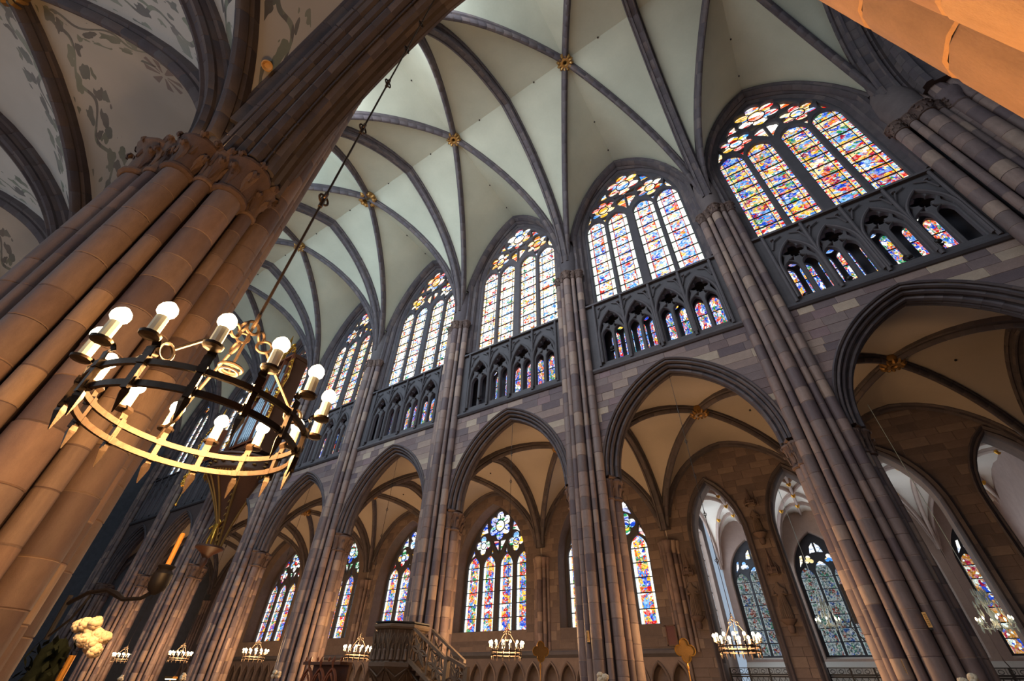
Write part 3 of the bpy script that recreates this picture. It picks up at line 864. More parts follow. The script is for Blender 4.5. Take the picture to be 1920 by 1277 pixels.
for k in range(-1, 8):
    x = bay(k)
    if k == -1: continue
    wr = empty('wall_north', (x, 0, 0), 0, 'structure')
    wr['label'] = 'sandstone arcade and gallery wall of the %s bay from the crossing' % ORD[k]
    obj('arch_moulding', arcm, wr); obj('wall_core', shellm, wr)
    if k <= 5:
        for me, sx_, sz_ in stone_protos: obj('brick', me, wr, (sx_, 0, sz_))
    obj('string_course', string_lo, wr, (0, 0, 14.2)); obj('string_course', string_hi, wr, (0, 0, 18.72))
    obj('triforium_screen', trifm, wr, (0, .16, 14.42)); obj('triforium_moulding', trifmould, wr, (0, .0, 14.42))
    obj('triforium_back', trifback, wr, (0, 1.6, 14.42))
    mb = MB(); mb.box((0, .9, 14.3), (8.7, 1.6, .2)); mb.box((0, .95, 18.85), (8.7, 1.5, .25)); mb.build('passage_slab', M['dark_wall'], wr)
    obj('wall_panel', clerwall, wr, (0, .55, 0))
    # clerestory window
    wn = empty('window_%d' % (k + 1), (x, .72, 0), 0, 'structure'); wn['label'] = WIN_LAB[k]
    obj('tracery', clertr, wn, (0, 0, 0)); obj('window_moulding', clerframe, wn, (0, -.30, 0))
    if k <= 4 or True:
        ps = panes_for(WIN_MAT[k], WIN_MAT[k])
        for c in LX:
            for i in range(NROW): obj('pane', ps[i], wn, (c, .08, 19.40 + i * RH))
        obj('glazing_bar', barsm, wn, (0, .04, 0)); obj('glazing_bar', rosebar, wn, (0, .04, 0))
        for c, z, r in ((-1.65, 27.98, .95), (1.67, 27.98, .95), (.02, 29.72, 1.26)):
            cm, pm, d = rosep[r]
            obj('pane', cm, wn, (c, .09, z))
            for i in range(6): obj('pane', pm, wn, (c + d * cos(PI/2 + i*PI/3), .08 + .004 * (i % 2), z + d * sin(PI/2 + i*PI/3)))
        for me, sx_, sz_ in fillm: obj('pane', me, wn, (sx_, .10, sz_))
    # triforium windows
    tw = empty('window_%d' % (k + 11), (x, 1.66, 14.42), 0, 'structure'); tw['label'] = 'low gallery lights behind the triforium, %s bay from the crossing' % ORD[k]
    wall_kids[k] = (wr, wn, tw)
tpane = [pane_rect('pane', .56, .93, M['glass_trif'], 0, i * .95) for i in range(3)]
tdisc = disc_mesh(.21, M['glass_trif'], 12)
mb = MB()
for c in TU:
    for d in (-.36, .36):
        for i in (1, 2): mb.box((c + d, -.03, .55 + i * .95 - .01), (.56, .04, .04))
tbar = mb.mesh('glazing_bar', M['iron_lead'], smooth=0)
for k, (wr, wn, tw) in wall_kids.items():
    for c in TU:
        for d in (-.36, .36):
            for i in range(3): obj('pane', tpane[i], tw, (c + d, 0, .55 + i * .95))
        obj('pane', tdisc, tw, (c, .01, 3.55))
    obj('glazing_bar', tbar, tw)
# ------------------------------------------------------------------ aisles
AY0, AY1 = TH, 11.0
AH = AY1 - AY0
def Ha(s, z0=9.0, rise=5.3): return z0 + G_(s, AH / 2, rise)
def Hs(s): return Ha(s, 9.0, 5.75)
def aisle_set(y0, y1, H, webmat, ks, name, label, flip=1):
    c = empty(name, (0, 0, 0)); tag(c, label, kind='structure')
    web = web_mesh('vault_web', webmat, L/2, y0, y1, H, n=24)
    ribs = [diag_rib_mesh(L/2, y0, y1, H, sx, sy, rib_prof(.17, .36), 14).mesh('rib', M['stone_rib']) for sx in (-1, 1) for sy in (-1, 1)]
    mb = MB(); sweep(mb, trans_pts(y0, y1, H), (1, 0, 0), trans_prof(.30, .46), 30, up=(0, 0, 1)); tr = mb.mesh('transverse_arch', M['stone_rib'])
    pts = [(L/2 * s, 0, H(s)) for s in [.96 - .96 * (i / 14) ** 1.2 for i in range(15)]]
    pts = pts + [(-p[0], 0, p[2]) for p in reversed(pts[:-1])]
    mb = MB(); sweep(mb, pts, (0, 1, 0), [(-.22, .1), (-.22, -.06), (-.14, -.12), (-.16, -.24), (-.02, -.32), (.12, -.24), (.10, -.12), (.2, -.06), (.2, .1)], 22, up=(0, 0, 1)); wr = mb.mesh('wall_rib', M['stone_rib'])
    bm_ = bossm['small']
    for k in ks:
        x = bay(k)
        obj('vault_web', web, c, (x, 0, 0))
        for r in ribs: obj('rib', r, c, (x, 0, 0))
        obj('transverse_arch', tr, c, (pier(k), 0, 0))
        obj('wall_rib', wr, c, (x, y1 - .05 * flip if flip > 0 else y0 + .05, 0))
        obj('wall_rib', wr, c, (x, y0 + .1 if flip > 0 else y1 - .1, 0))
        b = obj('boss', bm_[0], c, (x, (y0 + y1)/2, H(0) - .1)); obj('boss_leaf', bm_[1], b)
        mbv = MB()
        for dx, dy in ((2.4, 1.2), (-2.2, -1.4)):
            mbv.lathe([(.05, -.04), (.05, .1)], (x + dx, (y0+y1)/2 + dy, max(H(dx/(L/2)), H(dy*2/AH)) - .02), 8)
        mbv.build('vent_hole', M['black'], c)
    obj('transverse_arch', tr, c, (pier(ks[0] - 1), 0, 0))
    return c
aisle_set(AY0, AY1, Ha, M['web_aisle'], list(range(0, 8)), 'ceiling', 'brown lit plaster vault of the north aisle')
ceil_s = aisle_set(-26.5, YS - TH, Hs, M['web_south'], [0, 1, 2, 3, 4], 'ceiling', 'grey painted vault of the south aisle', flip=-1)

# windows of the north aisle
QA = dict(a=3.05, zs=8.7, rise=4.6, z0=5.0)
ALX = [-2.31, -.85, .71, 2.17]; ALW = 1.12
def aisle_tracery():
    outer = [(-3.2, 4.9)] + parch(3.2, 8.7, 4.8, 12) + [(3.2, 4.9)]
    holes = [lancet(c, 5.08, ALW, 9.95, 7, 1.5) for c in ALX]
    holes += [foil(c, 10.74, .70, 4, k=1.04) for c in (-1.56, 1.5)]
    holes.append(foil(-.03, 12.06, 1.08, 6, k=1.03))
    for s in (-1, 1):
        holes.append([(s*.06, 10.05), (s*.34, 10.5), (s*.62, 10.95), (s*.06, 10.92)])
        holes.append([(s*1.12, 11.62), (s*1.5, 11.56), (s*2.0, 11.3), (s*1.7, 12.0), (s*1.25, 12.5), (s*1.2, 12.0)])
        holes.append([(s*2.28, 10.08), (s*2.74, 9.78), (s*2.38, 10.6)])
        holes.append([(s*.55, 10.1), (s*.78, 10.0), (s*.66, 10.55)])
    return flat_shape('tracery', outer, holes, .24, .04, M['stone_trac'])
atr = aisle_tracery()
AN = 6; ARH = (10.0 - 5.05) / AN
apanes = [pane_rect('pane', ALW + .05, ARH - .02, M['glass_aisle'], 0, i * ARH) for i in range(AN)]
ap4 = disc_mesh(.37, M['glass_arose'], 14); ap6 = disc_mesh(.40, M['glass_arose'], 14); apc = disc_mesh(.42, M['glass_arose'], 14); ap4c = disc_mesh(.26, M['glass_arose'], 12)
afill = []
for s in (-1, 1):
    afill += [small_pane(p, M['glass_arose']) for p in ([(0, 10.0), (s*.7, 11.0), (0, 11.05)], [(s*1.05, 11.5), (s*2.1, 11.2), (s*1.75, 12.1), (s*1.2, 12.6)], [(s*2.1, 9.85), (s*2.8, 9.7), (s*2.35, 10.8)], [(s*.5, 10.05), (s*.82, 9.95), (s*.66, 10.6)])]
def abars():
    mb = MB()
    for c in ALX:
        for i in range(1, AN): mb.box((c, -.02, 5.05 + i * ARH), (ALW + .1, .05, .05))
    n = 18
    mb.tube([(-.03 + .42*cos(2*PI*i/n), -.02, 12.05 + .42*sin(2*PI*i/n)) for i in range(n)], .04, 5, closed=True)
    for i in range(6):
        a = PI/6 + i*PI/3; mb.tube([(-.03 + .42*cos(a), -.02, 12.05 + .42*sin(a)), (-.03 + .8*cos(a), -.02, 12.05 + .8*sin(a))], .035, 4)
    for c in (-1.56, 1.5):
        mb.tube([(c + .25*cos(2*PI*i/n), -.02, 10.72 + .25*sin(2*PI*i/n)) for i in range(n)], .03, 5, closed=True)
    return mb.mesh('glazing_bar', M['iron_lead'])
abar = abars()
def awall():
    outer = [(-4.36, 3.6), (4.36, 3.6), (4.36, 15), (-4.36, 15)]
    return flat_shape('wall_panel', outer, [[(-3.1, 5.0)] + parch(3.1, 8.7, 4.7, 12) + [(3.1, 5.0)]], 1.2, .03, M['stone_aisle'])
aw = awall()
aframe = frame_sweep(3.1, 8.7, 4.7, 5.0, [(-.72, .62), (-.72, .46), (-.62, .42), (-.58, .5), (-.5, .34), (-.3, .3), (-.26, .2), (-.1, .16), (.0, .2), (.06, .05), (.3, 0)], 30, 'window_moulding', M['stone_rib'])
def hole_x(z, a, zs, rise, off):
    R = pa_R(a, rise); cx = a - R; rr = R + off; zz = z - zs
    if zz <= 0: return a + off
    v = rr*rr - zz*zz
    return cx + sqrt(v) if v > 0 and cx + sqrt(v) > 0 else 0
def aisle_blocks(holes, z0, z1, seed):
    """stone blocks of a wall with arched holes [(xc, a, zs, rise, zb)]"""
    r = random.Random(seed); out = []; z = z0
    while z < z1 - .1:
        h = min(r.choice([.36, .42, .48]), z1 - z); x = -4.34
        while x < 4.3:
            w = min(r.uniform(.6, 1.2), 4.34 - x); xa, xb = x, x + w; x += w
            segs = [(xa, xb)]
            for (xc, a, zs, rise, zb) in holes:
                if z + h < zb: continue
                hw = max(hole_x(z, a, zs, rise, .0), hole_x(z + h, a, zs, rise, .0))
                if hw <= 0: continue
                new = []
                for p, q in segs:
                    if q <= xc - hw or p >= xc + hw: new.append((p, q)); continue
                    if p < xc - hw: new.append((p, xc - hw))
                    if q > xc + hw: new.append((xc + hw, q))
                segs = new
            for p, q in segs:
                if q - p > .12: out.append(stone_block([(p, z), (q, z), (q, z + h), (p, z + h)], r.uniform(.004, .02)))
        z += h
    for me, _, _ in out: me.materials[0] = M['stone_aisle']
    return out
ablocks = aisle_blocks([(0, 3.1, 8.7, 4.7, 4.6)], 3.95, 13.9, 11)
dado_holes = [lancet(-3.75 + 1.07 * i, .5, .86, 3.2, 6) for i in range(8)]
dado = flat_shape('blind_arcade', [(-4.36, 0), (4.36, 0), (4.36, 3.55), (-4.36, 3.55)], dado_holes, .3, .04, M['stone_aisle'])
def dado_trim():
    mb = MB()
    for i in range(8):
        c = -3.75 + 1.07 * i
        p = [(c + x, 0, z) for x, z in [(-.47, 2.2)] + parch(.47, 2.35, .95, 8) + [(.47, 2.2)]]
        sweep(mb, p, (0, 1, 0), [(.02, .08), (-.08, .06), (-.1, 0), (-.05, -.05), (.02, -.05)], 0)
        mb.tube([(c - .535, -.06, .5), (c - .535, -.06, 2.25)], .06, 8)
        mb.lathe([(.07, 2.2), (.12, 2.38), (.12, 2.42)], (c - .535, -.06, 0), 8)
    return mb.mesh('arcade_moulding', M['stone_aisle'])
dadot = dado_trim()
sillm = MB(); sillm.quad_grid([[(x, .0, 4.0), (x, -.02, 4.45), (x, 1.2, 5.05)] for x in (-3.1, 3.1)]); sillm = sillm.mesh('sill', M['stone_aisle'], smooth=0)
def respond_mesh():
    mb = MB()
    for dx, dy, r in ((0, -.32, .17), (-.27, -.18, .13), (.27, -.18, .13), (-.48, -.02, .1), (.48, -.02, .1)):
        shaft_islands(mb, dx, dy, r, 3.7, 8.3, 10, .6)
        mb.lathe([(r, 8.3), (r*1.15, 8.34), (r, 8.4), (r*1.1, 8.6), (r*1.6, 8.85), (r*1.7, 8.9), (r*1.7, 9.0)], (dx, dy, 0), 10)
    return mb.mesh('respond', M['stone_pier'])
respm = respond_mesh()
CH = [(-1.45, 1.35, 9.0, 3.05, 0.0), (2.8, 1.35, 9.0, 3.05, 0.0)]
cwall = flat_shape('wall_panel', [(-4.36, -.1), (4.36, -.1), (4.36, 15), (-4.36, 15)], [[(c - a, .0)] + [(c + x, z) for x, z in parch(a, zs, rise, 10)] + [(c + a, .0)] for c, a, zs, rise, _ in CH], 1.3, .05, M['stone_aisle'])
cblocks = aisle_blocks([(c, a, zs, rise, 0) for c, a, zs, rise, _ in CH], 0.6, 13.9, 23)
def cframe():
    mb = MB()
    for c, a, zs, rise, _ in CH:
        p = [(c - a, 0, .2), (c - a, 0, 3), (c - a, 0, 6)] + [(c + x, 0, z) for x, z in parch(a, zs, rise, 10)] + [(c + a, 0, 6), (c + a, 0, 3), (c + a, 0, .2)]
        sweep(mb, p, (0, 1, 0), [(-.1, .3), (-.16, .24), (-.1, .16), (-.02, .12), (-.06, .04), (.06, -.03), (.3, -.05)], 24)
    return mb.mesh('arch_moulding', M['stone_rib'])
cfr = cframe()
AWL = {2: 'aisle window seen on both sides of a clustered pillar', 3: 'complete aisle window with a six petal rose, over the row of blind arches', 4: 'aisle window above the pulpit, its right edge cut by a pillar',
       5: 'narrow looking aisle window above a small lit ring chandelier', 6: 'leftmost visible aisle window in the dim far arch', 7: 'aisle window of the last bay, hidden'}
for k in range(0, 8):
    x = bay(k)
    wr = empty('wall_north_aisle', (x, AY1, 0), 0, 'structure'); wr['label'] = 'aisle wall of the %s bay from the crossing' % ORD[k]
    obj('respond', respm, wr, (-L/2, 0, 0))
    if k >= 2:
        obj('wall_panel', aw, wr, (0, .6, 0))
        obj('window_moulding', aframe, wr, (0, .9, 0))
        for me, sx_, sz_ in (ablocks if k <= 4 else []): obj('brick', me, wr, (sx_, 0, sz_))
        obj('blind_arcade', dado, wr, (0, .0, 0)); obj('arcade_moulding', dadot, wr, (0, -.15, 0))
        mb = MB(); mb.box((0, .35, 1.8), (8.72, .2, 3.6)); mb.build('wall_core', M['stone_aisle'], wr)
        obj('string_course', string_hi, wr, (0, -.35, 3.5), scale=(1, 1, 1.2)); obj('sill', sillm, wr)
        wn = empty('window_%d' % (k + 21), (x, 12.17, 0), 0, 'structure'); wn['label'] = AWL[k]
        obj('tracery', atr, wn); obj('glazing_bar', abar, wn, (0, .02, 0))
        for c in ALX:
            for i in range(AN): obj('pane', apanes[i], wn, (c, .07, 5.05 + i * ARH))
        obj('pane', apc, wn, (-.03, .06, 12.05))
        for i in range(6): obj('pane', ap6, wn, (-.03 + .68*cos(PI/2 + i*PI/3), .08 + .004*(i % 2), 12.05 + .68*sin(PI/2 + i*PI/3)))
        for c in (-1.56, 1.5):
            obj('pane', ap4c, wn, (c, .06, 10.72))
            for i in range(4): obj('pane', ap4, wn, (c + .33*cos(PI/2 + i*PI/2), .08 + .004*(i % 2), 10.72 + .33*sin(PI/2 + i*PI/2)))
        for me, sx_, sz_ in afill: obj('pane', me, wn, (sx_, .10, sz_))
    else:
        obj('wall_panel', cwall, wr, (0, .66, 0)); obj('arch_moulding', cfr, wr, (0, -.02, 0))
        for me, sx_, sz_ in cblocks: obj('brick', me, wr, (sx_, 0, sz_))

# ------------------------------------------------------------------ chapel behind the first two bays
def Hc(s): return 8.9 + G_(s, 4.85, 3.75)
chap = empty('ceiling', (0, 0, 0)); tag(chap, 'white net vault with gilded bosses in the side chapel', kind='structure')
CY0, CY1 = 12.3, 22.0
cweb = web_mesh('vault_web', M['web_chapel'], 2.175, CY0, CY1, Hc, n=18)
cr = rib_prof(.10, .22)
cribs = [diag_rib_mesh(2.175, CY0, CY1, Hc, sx, sy, cr, 0, n=14).mesh('rib', M['stone_pale']) for sx in (-1, 1) for sy in (-1, 1)]
mb = MB()
cyc = (CY0 + CY1) / 2
for sy in (-1, 1):
    for sx in (-1, 1):
        p = []
        for i in range(9):
            f = i / 8; x_ = sx * 2.175 * .98 * (1 - f); y_ = cyc + sy * (4.85 * .98 * (1 - f) + 2.3 * f)
            p.append((x_, y_, max(Hc(x_ / 2.175), Hc((y_ - cyc) / 4.85))))
        sweep(mb, p, (-(p[-1][1]-p[0][1]), p[-1][0]-p[0][0], 0), cr, 0, up=(0, 0, 1))
sweep(mb, [(0, cyc - 4.8, Hc(0)), (0, cyc, Hc(0)), (0, cyc + 4.8, Hc(0))], (1, 0, 0), cr, 0, up=(0, 0, 1))
ctier = mb.mesh('rib', M['stone_pale'])
mb = MB(); sweep(mb, trans_pts(CY0, CY1, Hc, 14), (1, 0, 0), rib_prof(.13, .26), 0, up=(0, 0, 1)); ctr = mb.mesh('transverse_arch', M['stone_pale'])
mb = MB(); mb.lathe([(.05, .05), (.13, .0), (.15, -.07), (.10, -.16), (.04, -.22)], n=10); cboss = mb.mesh('boss', M['gold'])
CXS = [bay(1) - 1.45, bay(1) + 2.8, bay(0) - 1.45, bay(0) + 2.8]
for i, cx in enumerate(CXS):
    obj('vault_web', cweb, chap, (cx, 0, 0))
    for r in cribs: obj('rib', r, chap, (cx, 0, 0))
    obj('rib', ctier, chap, (cx, 0, 0)); obj('transverse_arch', ctr, chap, (cx - 2.13, 0, 0)); 
    for dx, dy in ((0, 0), (0, 2.3), (0, -2.3), (-1.09, 2.43), (1.09, 2.43), (-1.09, -2.43), (1.09, -2.43)):
        obj('boss', cboss, chap, (cx + dx, cyc + dy, max(Hc(dx/2.175), Hc(dy/4.85)) - .15))
obj('transverse_arch', ctr, chap, (CXS[-1] + 2.13, 0, 0))
chw = empty('wall_chapel', (0, 0, 0)); tag(chw, 'pale stone walls of the side chapel', kind='structure')
WCH = dict(a=1.62, zs=8.6, rise=2.7)
def chap_trac():
    outer = [(-1.75, 3.9)] + parch(1.75, 8.6, 2.85, 10) + [(1.75, 3.9)]
    holes = [lancet(-1.02 + 1.02 * i, 4.2, .86, 9.2 + (.35 if i == 1 else 0), 5) for i in range(3)]
    for s in (-1, 1):
        holes.append(foil(s * .62, 9.65, .30, 3, rot=PI/2)); holes.append([(s*.06, 10.1), (s*.42, 10.05), (s*.30, 10.5), (s*.06, 10.75)])
        holes.append([(s*1.02, 9.55), (s*1.30, 9.2), (s*1.1, 9.95), (s*.95, 10.0)])
    holes.append(foil(0, 9.95 + .9, .20, 4))
    return flat_shape('tracery', outer, holes, .2, .03, M['dark_wall'])
ctrac = chap_trac()
chwall = flat_shape('wall_panel', [(-2.13, -.1), (2.14, -.1), (2.14, 14), (-2.13, 14)], [[(-1.66, 4.0)] + parch(1.66, 8.6, 2.75, 10) + [(1.66, 4.0)]], .8, .04, M['stone_pale'])
chframe = frame_sweep(1.66, 8.6, 2.75, 4.0, [(-.5, .5), (-.46, .36), (-.34, .3), (-.3, .2), (-.14, .14), (-.1, .04), (.1, 0)], 0, 'window_moulding', M['stone_pale'])
CN = 7; CRH = (9.3 - 4.15) / CN
def cpanes(mat): return [pane_rect('pane', .9, CRH - .03, M[mat], 0, i * CRH) for i in range(CN)]
cp = {'glass_chap': cpanes('glass_chap'), 'glass_amber': cpanes('glass_amber')}
ctop, ctx, ctz = small_pane([(-1.6, 9.3), (1.6, 9.3), (1.1, 10.3), (.1, 11.3), (-.1, 11.3), (-1.1, 10.3)], M['glass_chap_top'])
mb = MB()
for i in range(3):
    for j in range(1, CN): mb.box((-1.02 + 1.02*i, 0, 4.15 + j*CRH), (.9, .05, .045))
cbar = mb.mesh('glazing_bar', M['iron_lead'], smooth=0)
CHL = ['chapel window with greyish glass behind the left chapel arch', 'chapel window behind the hanging crystal lustre', 'chapel window hidden behind the big right pillar', 'chapel window with amber glass at the right edge']
for i, cx in enumerate(CXS):
    obj('wall_panel', chwall, chw, (cx, CY1 + .4, 0)); obj('window_moulding', chframe, chw, (cx, CY1 + .5, 0))
    wn = empty('window_%d' % (31 + i), (cx, CY1 + .55, 0), 0, 'structure'); wn['label'] = CHL[i]
    obj('tracery', ctrac, wn); obj('glazing_bar', cbar, wn, (0, .02, 0))
    pm = cp['glass_amber' if i == 3 else 'glass_chap']
    for q in range(3):
        for j in range(CN): obj('pane', pm[j], wn, (-1.02 + 1.02*q, .06, 4.15 + j*CRH))
    obj('pane', ctop, wn, (ctx, .08, ctz))
    mb = MB(); mb.quad_grid([[(cx + x, CY1 - .55, 3.2), (cx + x, CY1 - .55, 3.55), (cx + x, CY1 + .45, 4.1)] for x in (-2.1, 2.1)]); mb.box((cx, CY1 - .1, 1.6), (4.2, .9, 3.2)); mb.build('sill', M['sill'], chw, smooth=0)
# west side of the chapel with one tall bright window
mb = MB()
mb.box((-13.15, 14.9, 7), (.5, 6.0, 14)); mb.box((-13.15, 21.7, 7), (.5, 1.4, 14)); mb.box((-13.15, 19.4, 2.3), (.5, 3.2, 4.6)); mb.box((-13.15, 19.4, 13), (.5, 3.2, 2))
mb.box((4.7, 17, 7), (.6, 11, 14))
mb.build('wall_panel', M['stone_pale'], chw, smooth=0)
wn = empty('window_35', (-13.2, 19.4, 0), PI / 2, 'structure'); wn['label'] = 'sliver of a bright clear window on the chapel side wall'
dp = pane_rect('pane', 3.0, 1.05, M['glass_day'], 0, 0)
for i in range(7): obj('pane', dp, wn, (0, 0, 4.6 + i * 1.07))
mb = MB()
for i in range(1, 7): mb.box((0, -.03, 4.59 + i * 1.07), (3.0, .05, .05))
for q in (-.75, .75): mb.box((q, -.04, 8.3), (.09, .1, 7.5))
mb.build('glazing_bar', M['iron_lead'], wn)

# ------------------------------------------------------------------ south side, floor, ends
for k in range(0, 8):
    wr = empty('wall_south', (bay(k), YS, 0), PI, 'structure'); wr['label'] = 'south arcade wall of the %s bay from the crossing' % ORD[k]
    if k <= 3:
        obj('arch_moulding', arcm, wr); obj('wall_core', shellm, wr)
        obj('string_course', string_lo, wr, (0, 0, 14.2))
        if k == 1:
            for me, sx_, sz_ in stone_protos: obj('brick', me, wr, (sx_, 0, sz_))
    else: obj('arch_moulding', arcm, wr); obj('wall_core', shellm, wr)
    mb = MB(); mb.box((0, .7, 16.5), (8.7, 1.2, 4.6)); mb.build('wall_core', M['dark_wall'], wr, smooth=0)
    obj('wall_panel', clerwall, wr, (0, .8, 0))
for k in range(-1, 5):
    wr = empty('wall_south_aisle', (bay(k), -26.5, 0), PI, 'structure'); wr['label'] = 'outer wall of the south aisle, %s bay' % ORD[k + 1]
    obj('wall_panel', aw, wr, (0, .6, 0)); mb = MB(); mb.box((0, .5, 1.8), (8.72, .3, 3.8)); mb.build('wall_core', M['stone_aisle'], wr, smooth=0)
mb = MB(); mb.box((-25, -2, -.1), (110, 60, .2)); fl = mb.build('floor', M['floor'], None, smooth=0); tag(fl, 'stone paved floor of the nave', kind='structure')
mb = MB()
mb.box((-65.5, -7.7, 17), (.6, 40, 34)); ww = mb.build('wall_west', M['dark_wall'], None, smooth=0); tag(ww, 'dark west end wall', kind='structure')
mb = MB(); mb.box((-26, -22, 15.2), (80, 11, .3)); mb.box((-26, 7.6, 15.6), (80, 11.4, .2)); mb.box((-26, -7.7, 33.6), (84, 18, .3)); mb.box((-4, 17.5, 14.3), (20, 11, .3))
rf = mb.build('roof', M['dark_wall'], None, smooth=0); tag(rf, 'roof spaces over the vaults', kind='structure')
# crossing and transept
tr = empty('wall_transept', (0, 0, 0)); tag(tr, 'dark crossing and transept beyond the last nave arch', kind='structure')
mb = MB(); sweep(mb, [(5.6, p[1], p[2]) for p in trans_pts(YS, 0, Hn)], (1, 0, 0), trans_prof(.9, 1.1), 40, up=(0, 0, 1)); mb.build('crossing_arch', M['stone_rib'], tr)
mb = MB(); sweep(mb, [(6.9, 1 + (p[1] + 0) * 1.0, p[2] + 1.2) for p in trans_pts(YS - 2, -1, Hn)], (1, 0, 0), trans_prof(.5, .7), 40, up=(0, 0, 1)); mb.build('crossing_arch', M['stone_rib'], tr)
mb = MB()
mb.box((6.4, 1.6, 17), (3.8, 2.4, 34)); mb.box((6.4, -17.4, 17), (3.8, 3.0, 34))
mb.box((24, -7, 18), (.6, 60, 40)); mb.box((16, 24, 18), (20, .6, 40)); mb.box((16, -34, 18), (20, .6, 40)); mb.box((15, -6, 36), (22, 60, .5)); mb.box((6.0, -7.7, 33.8), (4.4, 16, 2.0))
mb.box((6.4, 14, 17), (.8, 24, 34)); mb.box((6.4, -28, 17), (.8, 20, 34))
mb.build('wall_panel', M['dark_wall'], tr, smooth=0)
mb = MB()
for dx, dy, r in ((4.95, -.30, .22), (5.45, -.52, .28), (5.98, -.52, .22), (6.45, -.40, .28)):
    shaft_islands(mb, dx, dy, r, .5, 21.2, 12, .9); mb.lathe([(r, 21.2), (r*1.2, 21.25), (r, 21.35), (r*1.1, 21.6), (r*1.65, 22.0), (r*1.7, 22.2), (r*1.2, 22.25), (r*1.0, 23.2), (r*.6, 24.2)], (dx, dy, 0), 10)
for dx, dy, r in ((6.9, -.2, .2), (7.35, -.1, .3), (7.9, .1, .22)):
    shaft_islands(mb, dx, dy, r, .5, 18.6, 12, .9); mb.lathe([(r, 18.6), (r*1.2, 18.65), (r, 18.75), (r*1.1, 19.0), (r*1.7, 19.4), (r*1.7, 19.55)], (dx, dy, 0), 10)
    shaft_islands(mb, dx, dy, r*.9, 19.55, 27, 12, .9)
mb.box((5.7, .2, 23.5), (2.0, .8, 4.0))
mb.build('shaft', M['stone_pier'], tr)
# ------------------------------------------------------------------ helpers for small things
def gold_scroll(mb, pts, r=.05, buds=6, seed=1):
    rr = random.Random(seed); mb.tube(pts, r, 6)
    n = len(pts)
    for i in range(buds):
        f = (i + .5) / buds * (n - 1); j = int(f); p = Vector(pts[j]).lerp(Vector(pts[min(j + 1, n - 1)]), f - j)
        a = rr.uniform(0, 6.28); d = Vector((cos(a), -.5, sin(a))) * rr.uniform(.12, .28)
        q = p + d; mb.tube([p, p + d * .6 + Vector((0, 0, .08)), q], [r * .8, r * 1.3, r * .3], 5)
        mb.tube([q + Vector((.09*cos(t), -.02, .09*sin(t))) for t in (0, .9, 1.8, 2.7, 3.6, 4.5)], r * .6, 4)
def skin_body(name, joints, edges, mat, parent=None, loc=(0,0,0), rz=0, sub=1, rings=None):
    """one continuous body grown along a skeleton; joints: (x, y, z, radius)"""
    me = bpy.data.meshes.new(name); me.from_pydata([j[:3] for j in joints], edges, [])
    o = bpy.data.objects.new(name, me); C.objects.link(o)
    m = o.modifiers.new('skin', 'SKIN'); m.use_smooth_shade = True
    for i, j in enumerate(joints):
        v = me.skin_vertices[0].data[i]; v.radius = (j[3], j[4] if len(j) > 4 else j[3]); v.use_root = (i == 0)
    s = o.modifiers.new('sub', 'SUBSURF'); s.levels = sub; s.render_levels = sub
    dg = bpy.context.evaluated_depsgraph_get()
    me2 = bpy.data.meshes.new_from_object(o.evaluated_get(dg)); bpy.data.objects.remove(o)
    me2.name = name; me2.materials.clear(); me2.materials.append(mat)
    me2.polygons.foreach_set('use_smooth', [True] * len(me2.polygons))
    r = obj(name, me2, parent, loc, (0, 0, rz)); return r

# ------------------------------------------------------------------ the swallow's nest organ
OX = bay(5)
org = empty('organ', (OX, 0, 0)); tag(org, 'hanging pipe organ with gilded carvings on the far north wall behind the chandelier', 'organ')
# pendant: a ribbed inverted cone under the gallery
mb = MB(); rows = []
for t in [i / 12 for i in range(13)]:
    z = 9.6 + 5.2 * t; w = .22 + 2.55 * t ** 1.9; d = .35 + 2.75 * t ** 1.5
    rows.append([(w * cos(PI + PI * j / 10), .1 + d * sin(PI + PI * j / 10), z) for j in range(11)])
mb.quad_grid(rows); pend = mb.build('pendant', M['wood'], org)
mb = MB()
for j in (0, 2, 4, 5, 6, 8, 10):
    p = [(r[j][0] * 1.02, r[j][1] - .04, r[j][2]) for r in rows]
    mb.tube(p, .09, 6)
mb.build('rib', M['gold_dull'], pend)
for j in (2, 8):
    mb = MB()
    for i in range(1, 12):
        p = Vector(rows[i][j]); mb.tube([p, p + Vector((.0, -.22, .16)), p + Vector((.06, -.3, -.02))], [.07, .09, .03], 5)
    mb.build('crocket_row', M['gold_dull'], pend)
# gallery and its fringe
mb = MB(); g = []
for z, k in ((14.7, .98), (14.9, 1.04), (15.05, 1.0), (15.9, 1.0), (16.0, 1.05), (16.15, 1.05), (16.15, .9)):
    g.append([(2.75 * k * cos(PI + PI * j / 12), .1 + 3.1 * k * sin(PI + PI * j / 12), z) for j in range(13)])
mb.quad_grid(g); gal = mb.build('gallery', M['wood'], org)
mb = MB(); mb.lathe([(.02, 0), (.16, .07), (.16, .12), (.05, .16)], (0, 0, 0), 8); rosm = mb.mesh('rosette', M['gold_dull'])
for j in range(12):
    a = PI + PI * (j + .5) / 12
    for q in range(2): obj('rosette', rosm, gal, (2.8 * cos(a), .1 + 3.15 * sin(a), 15.25 + q * .33))
mb = MB()
for j in range(40):
    a = PI + PI * (j + .5) / 40; c = (2.78 * cos(a), .1 + 3.14 * sin(a), 14.72)
    mb.tube([c, (c[0], c[1], 14.45 - .12 * (j % 2))], [.07, .015], 5)
mb.build('fringe', M['gold'], gal)
